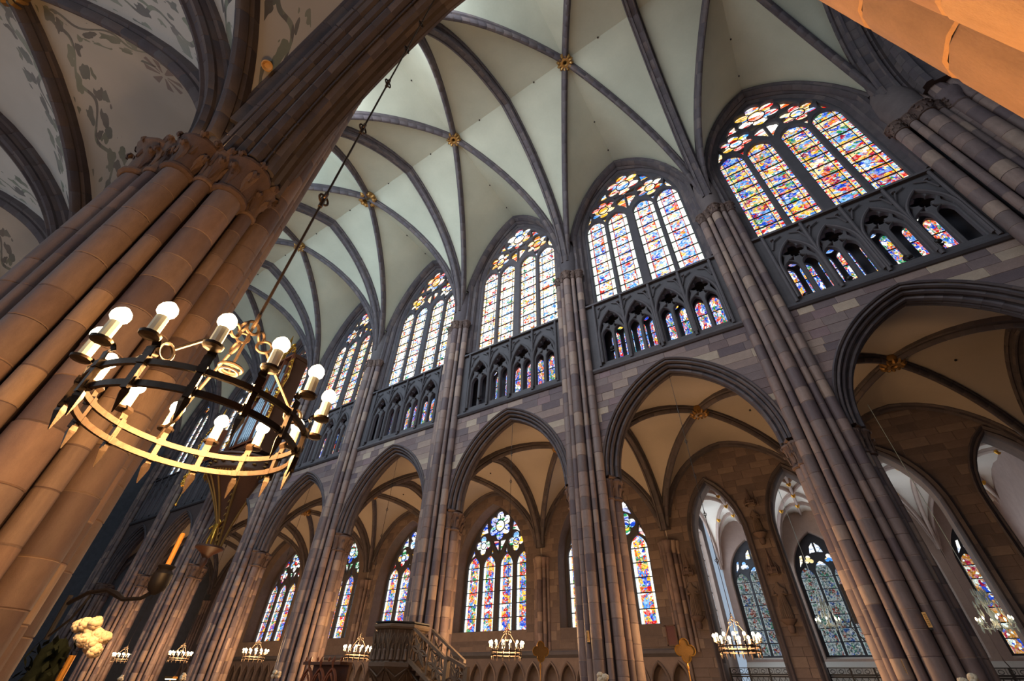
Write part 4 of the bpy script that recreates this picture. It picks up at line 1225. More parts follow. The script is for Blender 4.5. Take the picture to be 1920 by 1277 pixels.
# main case with three towers of pipes
def pipe(mb, x, y, z0, h, r):
    mb.lathe([(r * .3, z0), (r, z0 + .45), (r, z0 + h), (r * .9, z0 + h)], (x, y, 0), 10, cap=False)
    mb.box((x, y - r * .96, z0 + .62), (r * .9, .03, .10))
mb = MB(); mb.box((0, -.75, 21.5), (4.6, 1.3, 9.0)); mb.box((0, -.9, 16.9), (4.9, 1.6, .5)); mb.box((0, -.85, 26.1), (4.9, 1.5, .35))
case = mb.build('case', M['wood'], org, smooth=0)
PIPE = MB(); pipe(PIPE, 0, 0, 0, 1.0, 1.0)
pipem = MB(); pipem.lathe([(.3, 0), (1, .10), (1, 1.0), (.88, 1.0)], n=10, cap=False); pipem = pipem.mesh('organ_pipe', M['tin'])
for tx, n_, hmax, zb in ((-1.75, 5, 6.6, 17.6), (0, 9, 4.6, 17.6), (1.75, 5, 7.4, 17.6), (0, 7, 3.0, 22.6)):
    for i in range(n_):
        f = abs(i - (n_ - 1) / 2) / max(1, (n_ - 1) / 2)
        r = .11 if n_ > 5 else .12
        h = hmax * (1 - .25 * f)
        obj('organ_pipe', pipem, org, (tx + (i - (n_ - 1) / 2) * (.235), -1.55 - .18 * (1 - f), zb), None, (r, r, h))
mb = MB()
for x in (-2.35, -1.1, 1.1, 2.35): mb.box((x, -1.6, 21.5), (.14, .3, 9.4))
for z in (17.4, 22.3, 26.0): mb.box((0, -1.62, z), (4.8, .34, .22))
mb.build('case_frame', M['wood_red'], org, smooth=0)
mb = MB()
for s, seed in ((-1, 3), (1, 8)):
    gold_scroll(mb, [(s * 2.5, -1.6, 17.6), (s * 2.75, -1.7, 19.5), (s * 2.55, -1.7, 21.5), (s * 2.9, -1.6, 23.4), (s * 2.5, -1.6, 25.6)], .08, 26, seed)
    gold_scroll(mb, [(s * 2.4, -1.7, 26.3), (s * 1.6, -1.7, 27.6), (s * .9, -1.6, 26.9), (s * .3, -1.6, 28.2)], .09, 20, seed + 1)
    gold_scroll(mb, [(s * 1.0, -1.75, 22.0), (s * .6, -1.75, 22.6), (0, -1.75, 22.3)], .06, 9, seed + 2)
mb.tube([(0, -1.5, 26.2), (0, -1.5, 28.6), (.0, -1.5, 29.6)], [.18, .16, .02], 6)
mb.build('carving', M['gold'], org)
# the small front case
fc = MB(); fc.box((-1.0, -3.35, 17.0), (1.7, .7, 2.3)); fcase = fc.build('front_case', M['wood_red'], org, smooth=0)
for i in range(7): obj('organ_pipe', pipem, fcase, (-1.0 + (i - 3) * .2, -3.78, 15.95), None, (.085, .085, 2.1 - .18 * abs(i - 3)))
mb = MB()
gold_scroll(mb, [(-1.9, -3.7, 15.9), (-2.05, -3.7, 17.2), (-1.7, -3.7, 18.2), (-1.0, -3.7, 18.6)], .06, 16, 21)
gold_scroll(mb, [(-.1, -3.7, 15.9), (.05, -3.7, 17.2), (-.3, -3.7, 18.2), (-1.0, -3.7, 18.6)], .06, 16, 22)
mb.tube([(-1, -3.6, 18.2), (-1, -3.6, 19.4), (-1, -3.6, 20.2)], [.12, .1, .02], 6)
for z in (18.9, 19.4): mb.tube([(-1.25, -3.6, z), (-1, -3.65, z + .08), (-.75, -3.6, z)], [.03, .09, .03], 5)
gold_scroll(mb, [(-2.4, -3.3, 15.3), (-2.7, -3.3, 14.6), (-2.6, -3.2, 13.7)], .10, 22, 30)
gold_scroll(mb, [(-2.0, -3.4, 15.2), (-1.6, -3.5, 14.7), (-1.3, -3.3, 15.1)], .08, 14, 31)
mb.build('carving', M['gold'], fcase)
mb = MB(); mb.tube([(-2.75, -3.1, 13.9), (-2.8, -3.1, 12.6)], .02, 5); mb.lathe([(0, -.12), (.1, -.06), (.1, .06), (0, .12)], (-2.8, -3.1, 12.5), 8, cap=False); mb.build('tassel', M['gold'], org)
# carved man with a lion at the tip
cons = MB(); cons.lathe([(.05, 8.2), (.25, 8.6), (.2, 8.9), (.42, 9.2), (.8, 9.45), (.95, 9.55), (.95, 9.68)], (0, -.55, 0), 12); cons.build('console', M['wood'], org)
fig = skin_body('carved_figure', [(0,0,.95,.2,.15),(0,0,1.25,.2,.15),(0,0,1.5,.24,.16),(0,-.02,1.68,.08),(0,-.03,1.86,.15),(-.26,0,1.5,.09),(-.45,-.15,1.25,.07),(-.2,-.3,1.15,.06),(.26,0,1.5,.09),(.48,-.12,1.62,.07),(.3,-.2,1.85,.05),(-.13,0,.85,.13),(-.2,-.05,.45,.1),(-.2,0,.06,.07),(.13,0,.85,.13),(.22,-.05,.45,.1),(.24,0,.06,.07)],
    [(0,1),(1,2),(2,3),(3,4),(2,5),(5,6),(6,7),(2,8),(8,9),(9,10),(0,11),(11,12),(12,13),(0,14),(14,15),(15,16)], M['gold'], org, (0, -.75, 9.68), .2)
# ------------------------------------------------------------------ ring chandeliers
NB = 14
def band(r, z, h=.034, t=.010, n=56):
    mb = MB(); rows = []
    for i in range(n):
        a = 2*PI*i/n; c, s = cos(a), sin(a)
        rows.append([((r - t)*c, (r - t)*s, z - h/2), ((r + t)*c, (r + t)*s, z - h/2), ((r + t)*c, (r + t)*s, z + h/2), ((r - t)*c, (r - t)*s, z + h/2)])
    mb.quad_grid(rows, close=True, closev=True, flip=True); return mb.mesh('hoop', M['iron'])
hoop_hi, hoop_lo = band(.59, 3.115), band(.57, 3.0)
mb = MB()    # strap with spike and curled arm, along +x
mb.box((.595, 0, 3.05), (.028, .03, .2)); mb.tube([(.585, 0, 2.96), (.585, 0, 2.93), (.575, 0, 2.83)], [.02, .024, .003], 4)
mb.box((.597, 0, 3.115), (.04, .042, .04)); mb.box((.577, 0, 3.0), (.04, .042, .04))
strap = mb.mesh('strap', M['iron'], smooth=0)
mb = MB()
arm_p = [(.60, 0, 3.14), (.605, 0, 3.19), (.585, 0, 3.215), (.60, 0, 3.24), (.65, 0, 3.235), (.655, 0, 3.228)]
rows = [[(x, -.022, z), (x, .022, z)] for x, _, z in arm_p]
mb.quad_grid(rows); mb.quad_grid([[(x + .008, -.022, z + .006), (x + .008, .022, z + .006)] for x, _, z in arm_p], flip=True)
mb.lathe([(.02, 3.222), (.049, 3.226), (.053, 3.240), (.046, 3.236), (.02, 3.234)], (.66, 0, 0), 12)
arm = mb.mesh('arm', M['iron'])
mb = MB(); mb.lathe([(.031, 3.236), (.031, 3.355), (.024, 3.36)], (.66, 0, 0), 10); candle = mb.mesh('candle', M['tube'])
mb = MB(); mb.lathe([(.006, 3.350), (.026, 3.360), (.045, 3.385), (.048, 3.405), (.040, 3.432), (.018, 3.455), (.003, 3.462)], (.66, 0, 0), 12, cap=False); bulb = mb.mesh('bulb', M['bulb'])
mb = MB()
def ringt(c, r, t, m=Matrix.Identity(3), n=16):
    mb.tube([Vector(c) + m @ Vector((r*cos(2*PI*i/n), r*sin(2*PI*i/n), 0)) for i in range(n)], t, 6, closed=True)
VERT = Matrix.Rotation(PI/2, 3, 'X')
for q in range(3):
    a = 2*PI*q/3 + .35; c, s = cos(a), sin(a); rz = Matrix.Rotation(a, 3, 'Z') @ VERT
    mb.tube([(.59*c, .59*s, 3.12), (.55*c, .55*s, 3.2), (.5*c, .5*s, 3.22)], .010, 6)
    ringt((.47*c, .47*s, 3.27), .05, .011, rz)
    mb.tube([(.44*c, .44*s, 3.31), (.16*c, .16*s, 3.68)], .011, 6)
    ringt((.125*c, .125*s, 3.73), .048, .011, rz); ringt((.08*c, .08*s, 3.80), .04, .010, Matrix.Rotation(a + 1.2, 3, 'Z') @ VERT)
ringt((0, 0, 3.86), .05, .012, VERT); ringt((0, 0, 3.93), .06, .013, Matrix.Rotation(1.1, 3, 'Z') @ VERT)
mb.tube([(0, 0, 3.85), (0, 0, 3.52)], .009, 6); ringt((0, 0, 3.50), .07, .011); ringt((0, 0, 3.47), .055, .009)
for q in range(3): mb.tube([(0, 0, 3.52), (.07*cos(q*2.1), .07*sin(q*2.1), 3.5)], .007, 4)
susp = mb.mesh('suspension', M['iron'])
mb = MB()
mb.tube([(0, 0, 3.99), (0, 0, 13.45)], .011, 6)
for z in (5.53, 7.07, 8.51, 9.96, 11.4):
    mb.tube([(0, 0, z - .12), (0, 0, z), (0, 0, z + .12)], .02, 6); ringt((0, 0, z), .055, .011, VERT); ringt((.01, 0, z + .05), .04, .01, Matrix.Rotation(1.4, 3, 'Z') @ VERT)
cable = mb.mesh('cable', M['iron'])
def make_chandelier():
    t = empty('ring_chandelier', (0, 0, 0))
    obj('hoop', hoop_hi, t); obj('hoop', hoop_lo, t); obj('suspension', susp, t); obj('cable', cable, t)
    for i in range(NB):
        a = 2*PI*i/NB
        obj('strap', strap, t, (0,0,0), (0,0,a)); obj('arm', arm, t, (0,0,0), (0,0,a))
        c = obj('candle', candle, t, (0,0,0), (0,0,a)); obj('bulb', bulb, c)
    return t
ch0 = make_chandelier(); ch0.location = (-8.71, -15.81, 0); ch0.rotation_euler = (0, 0, 1.763 + PI)
tag(ch0, 'big black iron ring chandelier with fourteen lit candle bulbs in front of the pillar', 'chandelier', 'ring chandeliers')
P_CH_NEAR, P_CH, P_CH_S = 800, 1150, 300
point('chandelier_light', (-8.71, -15.81, 3.42), P_CH_NEAR, (1.0, .52, .19), .45)
kids = {}
for c in C.objects:
    if c.parent: kids.setdefault(c.parent.name, []).append(c)
CHL_ = {1: 'small lit ring chandelier hanging in front of the chapel window', 2: 'small lit ring chandelier below the complete aisle window', 3: 'small lit ring chandelier left of the pulpit',
        4: 'small lit ring chandelier below the narrow aisle window, left of the carved stalls', 5: 'small lit ring chandelier in the dark opening under the organ', 6: 'smallest ring chandelier, lit, farthest down the nave'}
for k in range(1, 7):
    c = copy_tree(ch0, kids); c.location = (bay(k) + (-.1 if k == 1 else 0), .52, 0); c.rotation_euler = (0, 0, .3 * k)
    tag(c, CHL_[k], 'chandelier', 'ring chandeliers')
    point('chandelier_light', (bay(k), .52, 3.42), P_CH * (.85 if k == 1 else 1), (1.0, .58, .27), .45)
for k in (2, 3): point('south_chandelier_light', (bay(k), -15.8, 3.42), P_CH_S, WARM, .45)

spot('added_pillar_spot', (-6.9, -14.2, .3), (-4.6, -16.0, 4.6), 1500, (1.0, .36, .03), 50, .1)  # unseen spot, added to turn the corner pillar more orange
# ------------------------------------------------------------------ pulpit
pul = empty('pulpit', (-20.75, -2.0, 0)); tag(pul, 'carved stone pulpit with a winding stair against the north pillar', 'pulpit')
N8 = 8
def octr(r, z, n=N8, ph=PI/8): return [(r*cos(ph + 2*PI*i/n), r*sin(ph + 2*PI*i/n), z) for i in range(n)]
mb = MB(); mb.quad_grid([octr(r, z) for r, z in ((.25, 0), (.3, .3), (.22, .5), (.22, 1.3), (.35, 1.5), (.7, 1.95), (1.0, 2.4), (1.12, 2.5), (1.12, 2.62), (1.0, 2.68), (1.0, 3.66), (.9, 3.66), (.9, 2.7))], close=True); body = mb.build('body', M['pulpit'], pul, smooth=20)
mb = MB(); mb.quad_grid([octr(r, z) for r, z in ((1.0, 3.62), (1.12, 3.66), (1.16, 3.72), (1.16, 3.80), (1.0, 3.84), (.88, 3.80), (.88, 3.62))], close=True); mb.build('rim', M['pulpit'], pul, smooth=20)
mb = MB(); mb.quad_grid([octr(r, z) for r, z in ((.86, 3.80), (1.13, 3.845), (1.13, 3.89), (.86, 3.87))], close=True); mb.build('cushion', M['black'], pul, smooth=20)
statm = None
for i in range(N8):
    a = 2*PI*i/N8; m = Matrix.Rotation(a, 3, 'Z'); mb = MB(); R_ = .93
    for dy in (-.38, -.13, .13, .38):
        mb.tube([m @ Vector((R_ + .04, dy, 2.7)), m @ Vector((R_ + .07, dy, 3.3))], .022, 5)
        mb.tube([m @ Vector((R_ + .08, dy, 3.3)), m @ Vector((R_ + .10, dy, 3.62))], [.03, .008], 5)
    for c_ in (-.25, 0, .25):
        mb.tube([m @ Vector((R_ + .07, c_ - .11, 3.2)), m @ Vector((R_ + .12, c_ - .05, 3.4)), m @ Vector((R_ + .12, c_, 3.5)), m @ Vector((R_ + .12, c_ + .05, 3.4)), m @ Vector((R_ + .07, c_ + .11, 3.2))], .02, 5)
        mb.tube([m @ Vector((R_ + .10, c_, 3.18)), m @ Vector((R_ + .1, c_, 3.05))], [.05, .01], 5)
    mb.build('canopy', M['pulpit'], pul)
    for c_ in (-.25, 0, .25):
        p = m @ Vector((R_ + .06, c_, 2.7))
        f = MB(); f.lathe([(.07, 0), (.06, .12), (.05, .2), (.06, .29), (.03, .33), (.042, .37), (.03, .42), (.005, .43)], n=8, cap=False)
        if statm is None: statm = f.mesh('statuette', M['fig_stone'])
        obj('statuette', statm, pul, p)
mb = MB()
for i in range(N8):
    a = 2*PI*i/N8; m = Matrix.Rotation(a, 3, 'Z')
    for s in (-1, 1): mb.tube([m @ Vector((.93, .34*s, 2.36)), m @ Vector((.75, .12*s, 2.05)), m @ Vector((.55, 0, 1.78)), m @ Vector((.40, -.05*s, 1.55))], .03, 5)
    mb.tube([m @ Vector((.98, -.38, 2.45)), m @ Vector((.9, 0, 2.2)), m @ Vector((.98, .38, 2.45))], .035, 5)
mb.build('tracery', M['pulpit'], body)
# stair parapet: a sloping tracery panel, a newel and a lower panel
def parapet(p0, p1, h0, h1, name):
    """vertical tracery panel between two plan points; h = top heights, 1.0 m tall"""
    p0, p1 = Vector(p0), Vector(p1); d = p1 - p0; ln = d.length; u = d / ln
    def P(f, z, off=0): q = p0 + d * f; n_ = Vector((u.y, -u.x)); return (q.x + n_.x * off, q.y + n_.y * off, h0 + (h1 - h0) * f + z)
    mb = MB()
    for z, w, t in ((0, .09, .10), (-1.02, .09, .12)):
        rows = [[P(f, z - t/2, -w), P(f, z - t/2, w), P(f, z + t/2, w), P(f, z + t/2, -w)] for f in (0, 1)]
        mb.quad_grid(rows, close=True); mb.poly(rows[0], flip=True); mb.poly(rows[1])
    n = max(1, int(round(ln / .85)))
    for i in range(n):
        c = (i + .5) / n; rf = .40 / ln * (ln / n / .85)
        for q in range(6):
            a = q * PI / 3 + .2
            mb.tube([P(c, -.5), P(c + rf*.5*cos(a + .35), -.5 + .2*sin(a + .35)), P(c + rf*cos(a), -.5 + .42*sin(a))], [.035, .04, .025], 5)
            mb.tube([P(c, -.5), P(c + rf*.5*cos(a - .35), -.5 + .2*sin(a - .35)), P(c + rf*cos(a), -.5 + .42*sin(a))], [.035, .04, .025], 5)
        mb.tube([P(i / n, -.95), P(i / n, -.05)], .045, 5)
    mb.tube([P(1, -.95), P(1, -.05)], .045, 5)
    return mb
par = parapet((.95, -.35), (2.55, -.10), 3.72 + .0, 2.72, 'p'); par.build('stair_parapet', M['pulpit'], pul)
par = parapet((2.62, -.10), (3.35, .02), 2.78, 2.50, 'p'); par.build('stair_parapet', M['pulpit'], pul)
par = parapet((.95, .75), (2.55, .95), 3.72, 2.72, 'p'); par.build('stair_parapet', M['pulpit'], pul)
mb = MB(); mb.box((2.58, -.1, 1.35), (.16, .18, 2.9)); mb.box((3.4, .03, 1.25), (.14, .16, 2.55)); mb.build('newel', M['pulpit'], pul, smooth=0)
for i in range(9):
    f = i / 8; mb = MB(); mb.box((.95 + 1.75*f, .3, 2.62 - 1.12*f), (.26, 1.05, .16)); mb.build('step', M['pulpit'], pul, smooth=0)
mb = MB(); mb.quad_grid([[(x, y, z) for y in (-.3, .9)] for x, z in ((.9, 2.45), (2.7, 1.25))]); mb.box((2.0, .3, .7), (.5, .9, 1.4)); mb.build('stair_base', M['pulpit'], pul, smooth=0)

# ------------------------------------------------------------------ carved stalls beside the pulpit
st = empty('choir_stall', (-24.6, -2.2, 0)); tag(st, 'reddish carved wooden stalls with arched canopies left of the pulpit', 'stall')
mb = MB(); mb.box((0, .25, 1.3), (2.3, .12, 2.6)); mb.box((0, 0, .5), (2.3, .6, .12)); mb.box((0, -.02, 2.62), (2.4, .62, .10)); mb.build('body', M['wood'], st, smooth=0)
for i in range(3):
    c = -.76 + .76 * i; mb = MB()
    sweep(mb, [(c + x, -.28, z) for x, z in [(-.34, 1.5)] + parch(.34, 1.9, .55, 8) + [(.34, 1.5)]], (0, 1, 0), [(.03, .05), (-.05, .03), (-.05, -.03), (.03, -.05)], 0)
    mb.tube([(c, -.3, 2.45), (c, -.34, 2.7), (c, -.3, 2.85)], [.03, .07, .02], 6)
    for s in (-1, 1): mb.tube([(c + s*.2, -.3, 2.0), (c + s*.1, -.34, 2.2), (c, -.32, 2.3)], [.02, .05, .02], 5)
    mb.build('canopy', M['wood_red'], st)
for i in range(4):
    mb = MB(); x = -1.14 + .76 * i; mb.lathe([(.05, 0), (.06, .6), (.035, .65), (.05, 1.5), (.07, 1.6), (.03, 1.7)], (x, -.26, 0), 8); mb.lathe([(0, 2.66), (.05, 2.72), (.05, 2.8), (0, 2.86)], (x, -.26, 0), 8, cap=False); mb.build('post', M['wood_red'], st)

# ------------------------------------------------------------------ things near the camera side pillar
br = empty('candle_bracket', (-12.3, -14.98, 2.4)); tag(br, 'black wrought iron bracket arm on the near pillar holding a thick candle', 'bracket')
mb = MB(); mb.tube([(0, 0, .05), (.18, .06, .14), (.4, .14, .16), (.52, .20, .12), (.6, .24, .08), (.78, .32, .09), (.88, .37, .16)], [.02, .02, .02, .03, .02, .018, .02], 6)
mb.tube([(-.02, 0, -.25), (-.02, -.01, .12)], .02, 6); mb.tube([(0, 0, -.22), (.15, .05, -.08), (.22, .08, .12)], .012, 5); mb.build('arm', M['black'], br)
mb = MB(); mb.lathe([(.02, .12), (.07, .16), (.09, .22), (.09, .30), (.06, .34), (.08, .37), (.075, .38)], (.88, .37, 0), 12); mb.build('cup', M['black'], br)
cd = MB(); cd.lathe([(.023, 0), (.023, .31), (.018, .325), (.006, .33)], n=12); cdo = cd.build('candle', M['wax'], None, (-11.42, -14.61, 2.765)); tag(cdo, 'thick yellow candle standing in the black iron bracket', 'candle')

fs = empty('flower_stand', (-9.95, -15.43, 0)); tag(fs, 'tall dark flower stand with a gold pole and dark foliage beside the near pillar', 'flower stand')
mb = MB(); mb.lathe([(.22, 0), (.22, .03), (.03, .06), (.018, .1), (.018, 1.98)], n=10); mb.build('pole', M['brass'], fs)
rr = random.Random(5); mb = MB()
for i in range(420):
    a = rr.uniform(0, 6.28); z = rr.uniform(.9, 2.07); r = (.045 + .07 * (z - .9)) * (.6 + .4 * rr.random())
    c = Vector((-.085 + r*cos(a), -.075 + r*sin(a), z)); d = Vector((cos(a)*.035, sin(a)*.035, rr.uniform(-.09, .06)))
    n_ = Vector((-sin(a), cos(a), 0)) * .016
    mb.poly([c, c + d*.5 + n_, c + d, c + d*.5 - n_])
lf = mb.build('foliage', M['leafgreen'], fs); lf['kind'] = 'stuff'
mb = MB(); mb.lathe([(.02, .85), (.05, 1.0), (.065, 1.4), (.08, 1.8), (.075, 2.0), (.03, 2.06)], (-.085, -.075, 0), 12); mb.build('sheath', M['leafgreen'], fs)
def blossom(r, seed):
    rr = random.Random(seed); mb = MB()
    for i in range(26):
        z = 1 - 2*(i + .5)/26; a = i * 2.4; q = sqrt(1 - z*z)
        c = Vector((q*cos(a), q*sin(a), z)) * r * .55; s = r * rr.uniform(.42, .6)
        mb.lathe([(0.002, -s*.95), (s*.7, -s*.66), (s, 0), (s*.7, s*.66), (0.002, s*.95)], c, 8, cap=False)
    return mb.mesh('blossom', M['white_fl'], smooth=180)
bl = blossom(.040, 1)
FLW = [(.02,.02,2.02),(.09,.05,2.06),(.16,.10,2.04),(.06,-.02,2.11),(.13,.04,2.12),(.19,.08,1.98),(.22,.13,1.93),(.11,.12,1.96),(.15,.02,2.0),(.0,-.05,2.10),(.2,.16,2.02)]
for i, p in enumerate(FLW): obj('blossom', bl, fs, (-.07 + p[0]*.62, p[1]*.62, 2.09 + (p[2] - 2.04)*.75), (i, i*.7, i*1.3))
blf = blossom(.10, 4)
for q, (x, y, z, lab) in enumerate(((-44.3, -2, 1.95, 'white bouquet beside the farthest pillars under the smallest chandelier'), (-36.6, -2, 2.1, 'white bouquet left of the organ pillar at the bottom edge'), (-28.4, -2, 2.28, 'white bouquet between the stalls and the leftmost aisle window'), (-12.28, -2, 2.25, 'white bouquet in front of the pillar between the two aisle windows'), (-4.1, -2.0, 2.28, 'white bouquet at the foot of the big right pillar'))):
    b = empty('bouquet', (x, y, 0)); tag(b, lab, 'bouquet')
    mb = MB(); mb.lathe([(.2, 0), (.2, .03), (.025, .06), (.02, z - .2), (.1, z - .12), (.1, z - .1)], n=8); mb.build('stand', M['black'], b)
    rr = random.Random(q)
    for i in range(7): obj('blossom', blf, b, (rr.uniform(-.14, .14), rr.uniform(-.12, .12), z + rr.uniform(-.1, .1)), (i, i, 0), (.9, .9, .9))
for (x, y, z, lab) in ((-4.12, -.72, 3.35, 'slim beige loudspeaker column halfway up the big right pillar'), (-5.0, -.30, 2.45, 'slim beige loudspeaker column low on the big right pillar'), (-13.25, -.72, 3.25, 'slim beige loudspeaker column on the pillar between the aisle windows')):
    s = empty('column_loudspeaker', (x, y, z)); tag(s, lab, 'loudspeaker')
    mb = MB(); mb.box((0, 0, .15), (.075, .06, .32)); mb.build('case', M['beige'], s, smooth=0)
    mb = MB()
    for i in range(7): mb.box((0, -.031, .04 + i*.037), (.055, .006, .018))
    mb.build('grille', M['gold_dull'], s, smooth=0); mb = MB(); mb.box((0, .04, -.03), (.06, .12, .05)); mb.build('bracket', M['black'], s, smooth=0)
# gilded quatrefoil emblems on poles
for (x, y, zc_, rz, lab) in ((-10.32, 0, 3.02, .5, 'gilded quatrefoil emblem on a pole left of the chapel arch'), (-15.55, -.0, 3.06, .9, 'gilded quatrefoil emblem on a pole right of the complete aisle window')):
    e = empty('emblem_pole', (x, y, 0), rz); tag(e, lab, 'emblem')
    me = flat_shape('plate', foil(0, 0, .31, 4, k=1.15), [], .05, .012, M['gold_dull']); obj('plate', me, e, (0, -.03, zc_))
    ol = foil(0, 0, .31, 4, k=1.15); mb = MB(); mb.tube([(p[0], -.06, p[1] + zc_) for p in ol], .016, 5, closed=True); mb.build('border', M['gold'], e)
    mb = MB(); mb.tube([(0, 0, 0), (0, 0, zc_ - .25)], .018, 6); mb.lathe([(.02, zc_ - .5), (.045, zc_ - .42), (.02, zc_ - .32)], n=8, cap=False); mb.lathe([(.2, 0), (.2, .03), (.03, .06)], n=10); mb.build('pole', M['brass'], e)
# black screen on a post in the chapel arch
bs = empty('loudspeaker_tower', (-5.3, 5.0, 0)); tag(bs, 'black boxy loudspeaker on a black post beside the big right pillar', 'loudspeaker')
mb = MB(); mb.box((0, 0, 4.66), (.5, .3, 1.2)); mb.build('cabinet', M['black'], bs, smooth=0); mb = MB(); mb.box((.08, 0, 2.1), (.16, .16, 4.1)); mb.build('post', M['black'], bs, smooth=0)
mb = MB(); mb.tube([(-.25, 0, 4.3), (-.42, 0, 4.0), (-.2, 0, 3.6), (.05, 0, 3.3)], .02, 5); mb.build('cable', M['black'], bs)
# crystal lustres
lus_drop = MB(); lus_drop.lathe([(.004, 0), (.028, .05), (.02, .12), (.003, .18)], n=6, cap=False); lus_drop = lus_drop.mesh('crystal_drop', M['crystal'])
flame = MB(); flame.lathe([(.004, 0), (.03, .04), (.028, .08), (.003, .13)], n=8, cap=False); flame = flame.mesh('flame_bulb', M['bulb'])
def lustre(x, y, z, lab, ztop):
    t = empty('crystal_lustre', (x, y, z)); tag(t, lab, 'chandelier')
    mb = MB(); mb.tube([(0, 0, -.1), (0, 0, ztop - z)], .015, 5); mb.lathe([(.02, -.15), (.1, -.05), (.05, .1), (.09, .4), (.03, .6), (.12, .95), (.03, 1.2)], n=10, cap=False)
    for i in range(8):
        a = 2*PI*i/8; c, s = cos(a), sin(a)
        mb.tube([(.03*c, .03*s, .1), (.25*c, .25*s, -.06), (.45*c, .45*s, -.04), (.52*c, .52*s, .08)], .016, 5)
        mb.tube([(.02*c, .02*s, .7), (.2*c, .2*s, .85), (.3*c, .3*s, .72)], .012, 5)
        mb.lathe([(.01, .08), (.06, .1), (.02, .11), (.018, .2)], (.52*c, .52*s, 0), 8)
    mb.build('frame', M['crystal'], t)
    for i in range(8):
        a = 2*PI*i/8; obj('flame_bulb', flame, t, (.52*cos(a), .52*sin(a), .2))
    for i in range(36):
        a = 2*PI*i/12 + .1*(i // 12); r = (.5, .34, .2)[i // 12]; h = (-.2, .35, .75)[i // 12] + .25 * (i % 2)
        obj('crystal_drop', lus_drop, t, (r*cos(a), r*sin(a), h), None, (1.3, 1.3, 1.6))
    return t
lustre(-6.55, 14.2, 4.95, 'glittering crystal lustre with small flame bulbs before the chapel window', 12.3)
lustre(-1.0, 9.6, 4.25, 'crystal lustre with bright bulbs before the amber window at the right edge', 14.0)
point('lustre_light', (-1.0, 9.6, 4.5), 12, WARM, .3); point('lustre_light', (-6.55, 14.2, 5.2), 8, WARM, .3)
# iron screen at the chapel arches
for i, cx in enumerate(CXS[:3]):
    g = empty('iron_screen', (cx, 12.0, 0)); tag(g, ['black iron lattice screen across the left chapel arch', 'black iron lattice screen below the crystal lustre', 'black iron lattice screen behind the big right pillar'][i], 'screen')
    mb = MB()
    for z in (.3, 2.78, 2.86): mb.box((0, 0, z), (2.7, .06, .06))
    for x in (-1.33, -.45, .45, 1.33): mb.box((x, 0, 1.55), (.07, .07, 3.1))
    mb.build('frame', M['black'], g, smooth=0)
    mb = MB()
    for s in (-1, 1):
        x = -1.33
        while x < 1.33:
            for zz in range(5):
                z0 = .35 + zz * .48; x1 = min(x + .24, 1.33); mb.tube([(x, 0, z0 if s > 0 else z0 + .48), (x1, 0, z0 + .48 if s > 0 else z0)], .010, 4, cap=False)
            x += .24
    mb.build('lattice', M['black'], g)
    mb = MB()
    for j in range(8):
        c = -1.15 + j * .33; mb.tube([(c + .09*cos(t), 0, 2.98 + .07*sin(t)) for t in (0, .8, 1.6, 2.4, 3.2, 4, 4.8, 5.6)], .012, 4, closed=True); mb.box((c + .165, 0, 3.0), (.015, .02, .22))
    mb.box((0, 0, 3.11), (2.7, .03, .03)); mb.build('cresting', M['black'], g)
# statues on the pillar between the chapel arches and beside them
def saint(x, y, z, rz, lab, h=1.7):
    s = empty('statue', (x, y, z), rz); tag(s, lab, 'statue'); k = h / 1.8
    b = skin_body('body', [(0,0,.55*k,.28*k,.2*k),(0,0,.05*k,.26*k,.22*k),(0,0,1.0*k,.2*k,.15*k),(0,-.02*k,1.35*k,.24*k,.15*k),(0,-.03*k,1.52*k,.075*k),(0,-.06*k,1.68*k,.12*k,.13*k),(-.24*k,-.02*k,1.32*k,.09*k),(-.3*k,-.12*k,1.05*k,.075*k),(-.12*k,-.25*k,1.08*k,.05*k),(.24*k,-.02*k,1.32*k,.09*k),(.31*k,-.1*k,1.05*k,.075*k),(.1*k,-.26*k,1.15*k,.05*k)],
        [(0,1),(0,2),(2,3),(3,4),(4,5),(3,6),(6,7),(7,8),(3,9),(9,10),(10,11)], M['fig_stone'], s)
    mb = MB()
    for i in range(9):
        a = PI + PI*(i + .5)/9; mb.tube([(.27*k*cos(a), .2*k*sin(a), .04*k), (.25*k*cos(a), .19*k*sin(a), .6*k), (.17*k*cos(a + .1), .14*k*sin(a), 1.05*k)], [.035*k, .03*k, .015*k], 5)
    mb.build('robe_fold', M['fig_stone'], s)
    mb = MB(); mb.lathe([(.1, -.55), (.16, -.4), (.13, -.25), (.34, -.06), (.36, 0), (.3, .01)], n=10); mb.build('corbel', M['stone_cap'], s)
    mb = MB(); mb.lathe([(.3, 2.05*k), (.32, 2.15*k), (.24, 2.25*k), (.26, 2.35*k), (.14, 2.45*k), (.05, 3.1*k), (.0, 3.4*k)], n=8, cap=False)
    for i in range(8): a = 2*PI*i/8; mb.tube([(.3*cos(a), .3*sin(a), 2.0*k), (.31*cos(a), .31*sin(a), 2.3*k), (.2*cos(a), .2*sin(a), 2.6*k)], [.02, .035, .01], 5)
    mb.build('canopy', M['stone_cap'], s); return s
saint(-8.05, 10.75, 4.9, 0, 'weathered stone saint on the pillar between the two chapel arches')
saint(-8.05, 10.75, 8.8, 0, 'smaller dark saint high on the pillar between the chapel arches', 1.3)
saint(-12.2, 10.7, 5.2, .3, 'stone saint beside the left chapel arch, next to the wall shaft')
saint(-3.7, 10.7, 5.6, 0, 'shadowy stone saint on the pier beside the amber window')
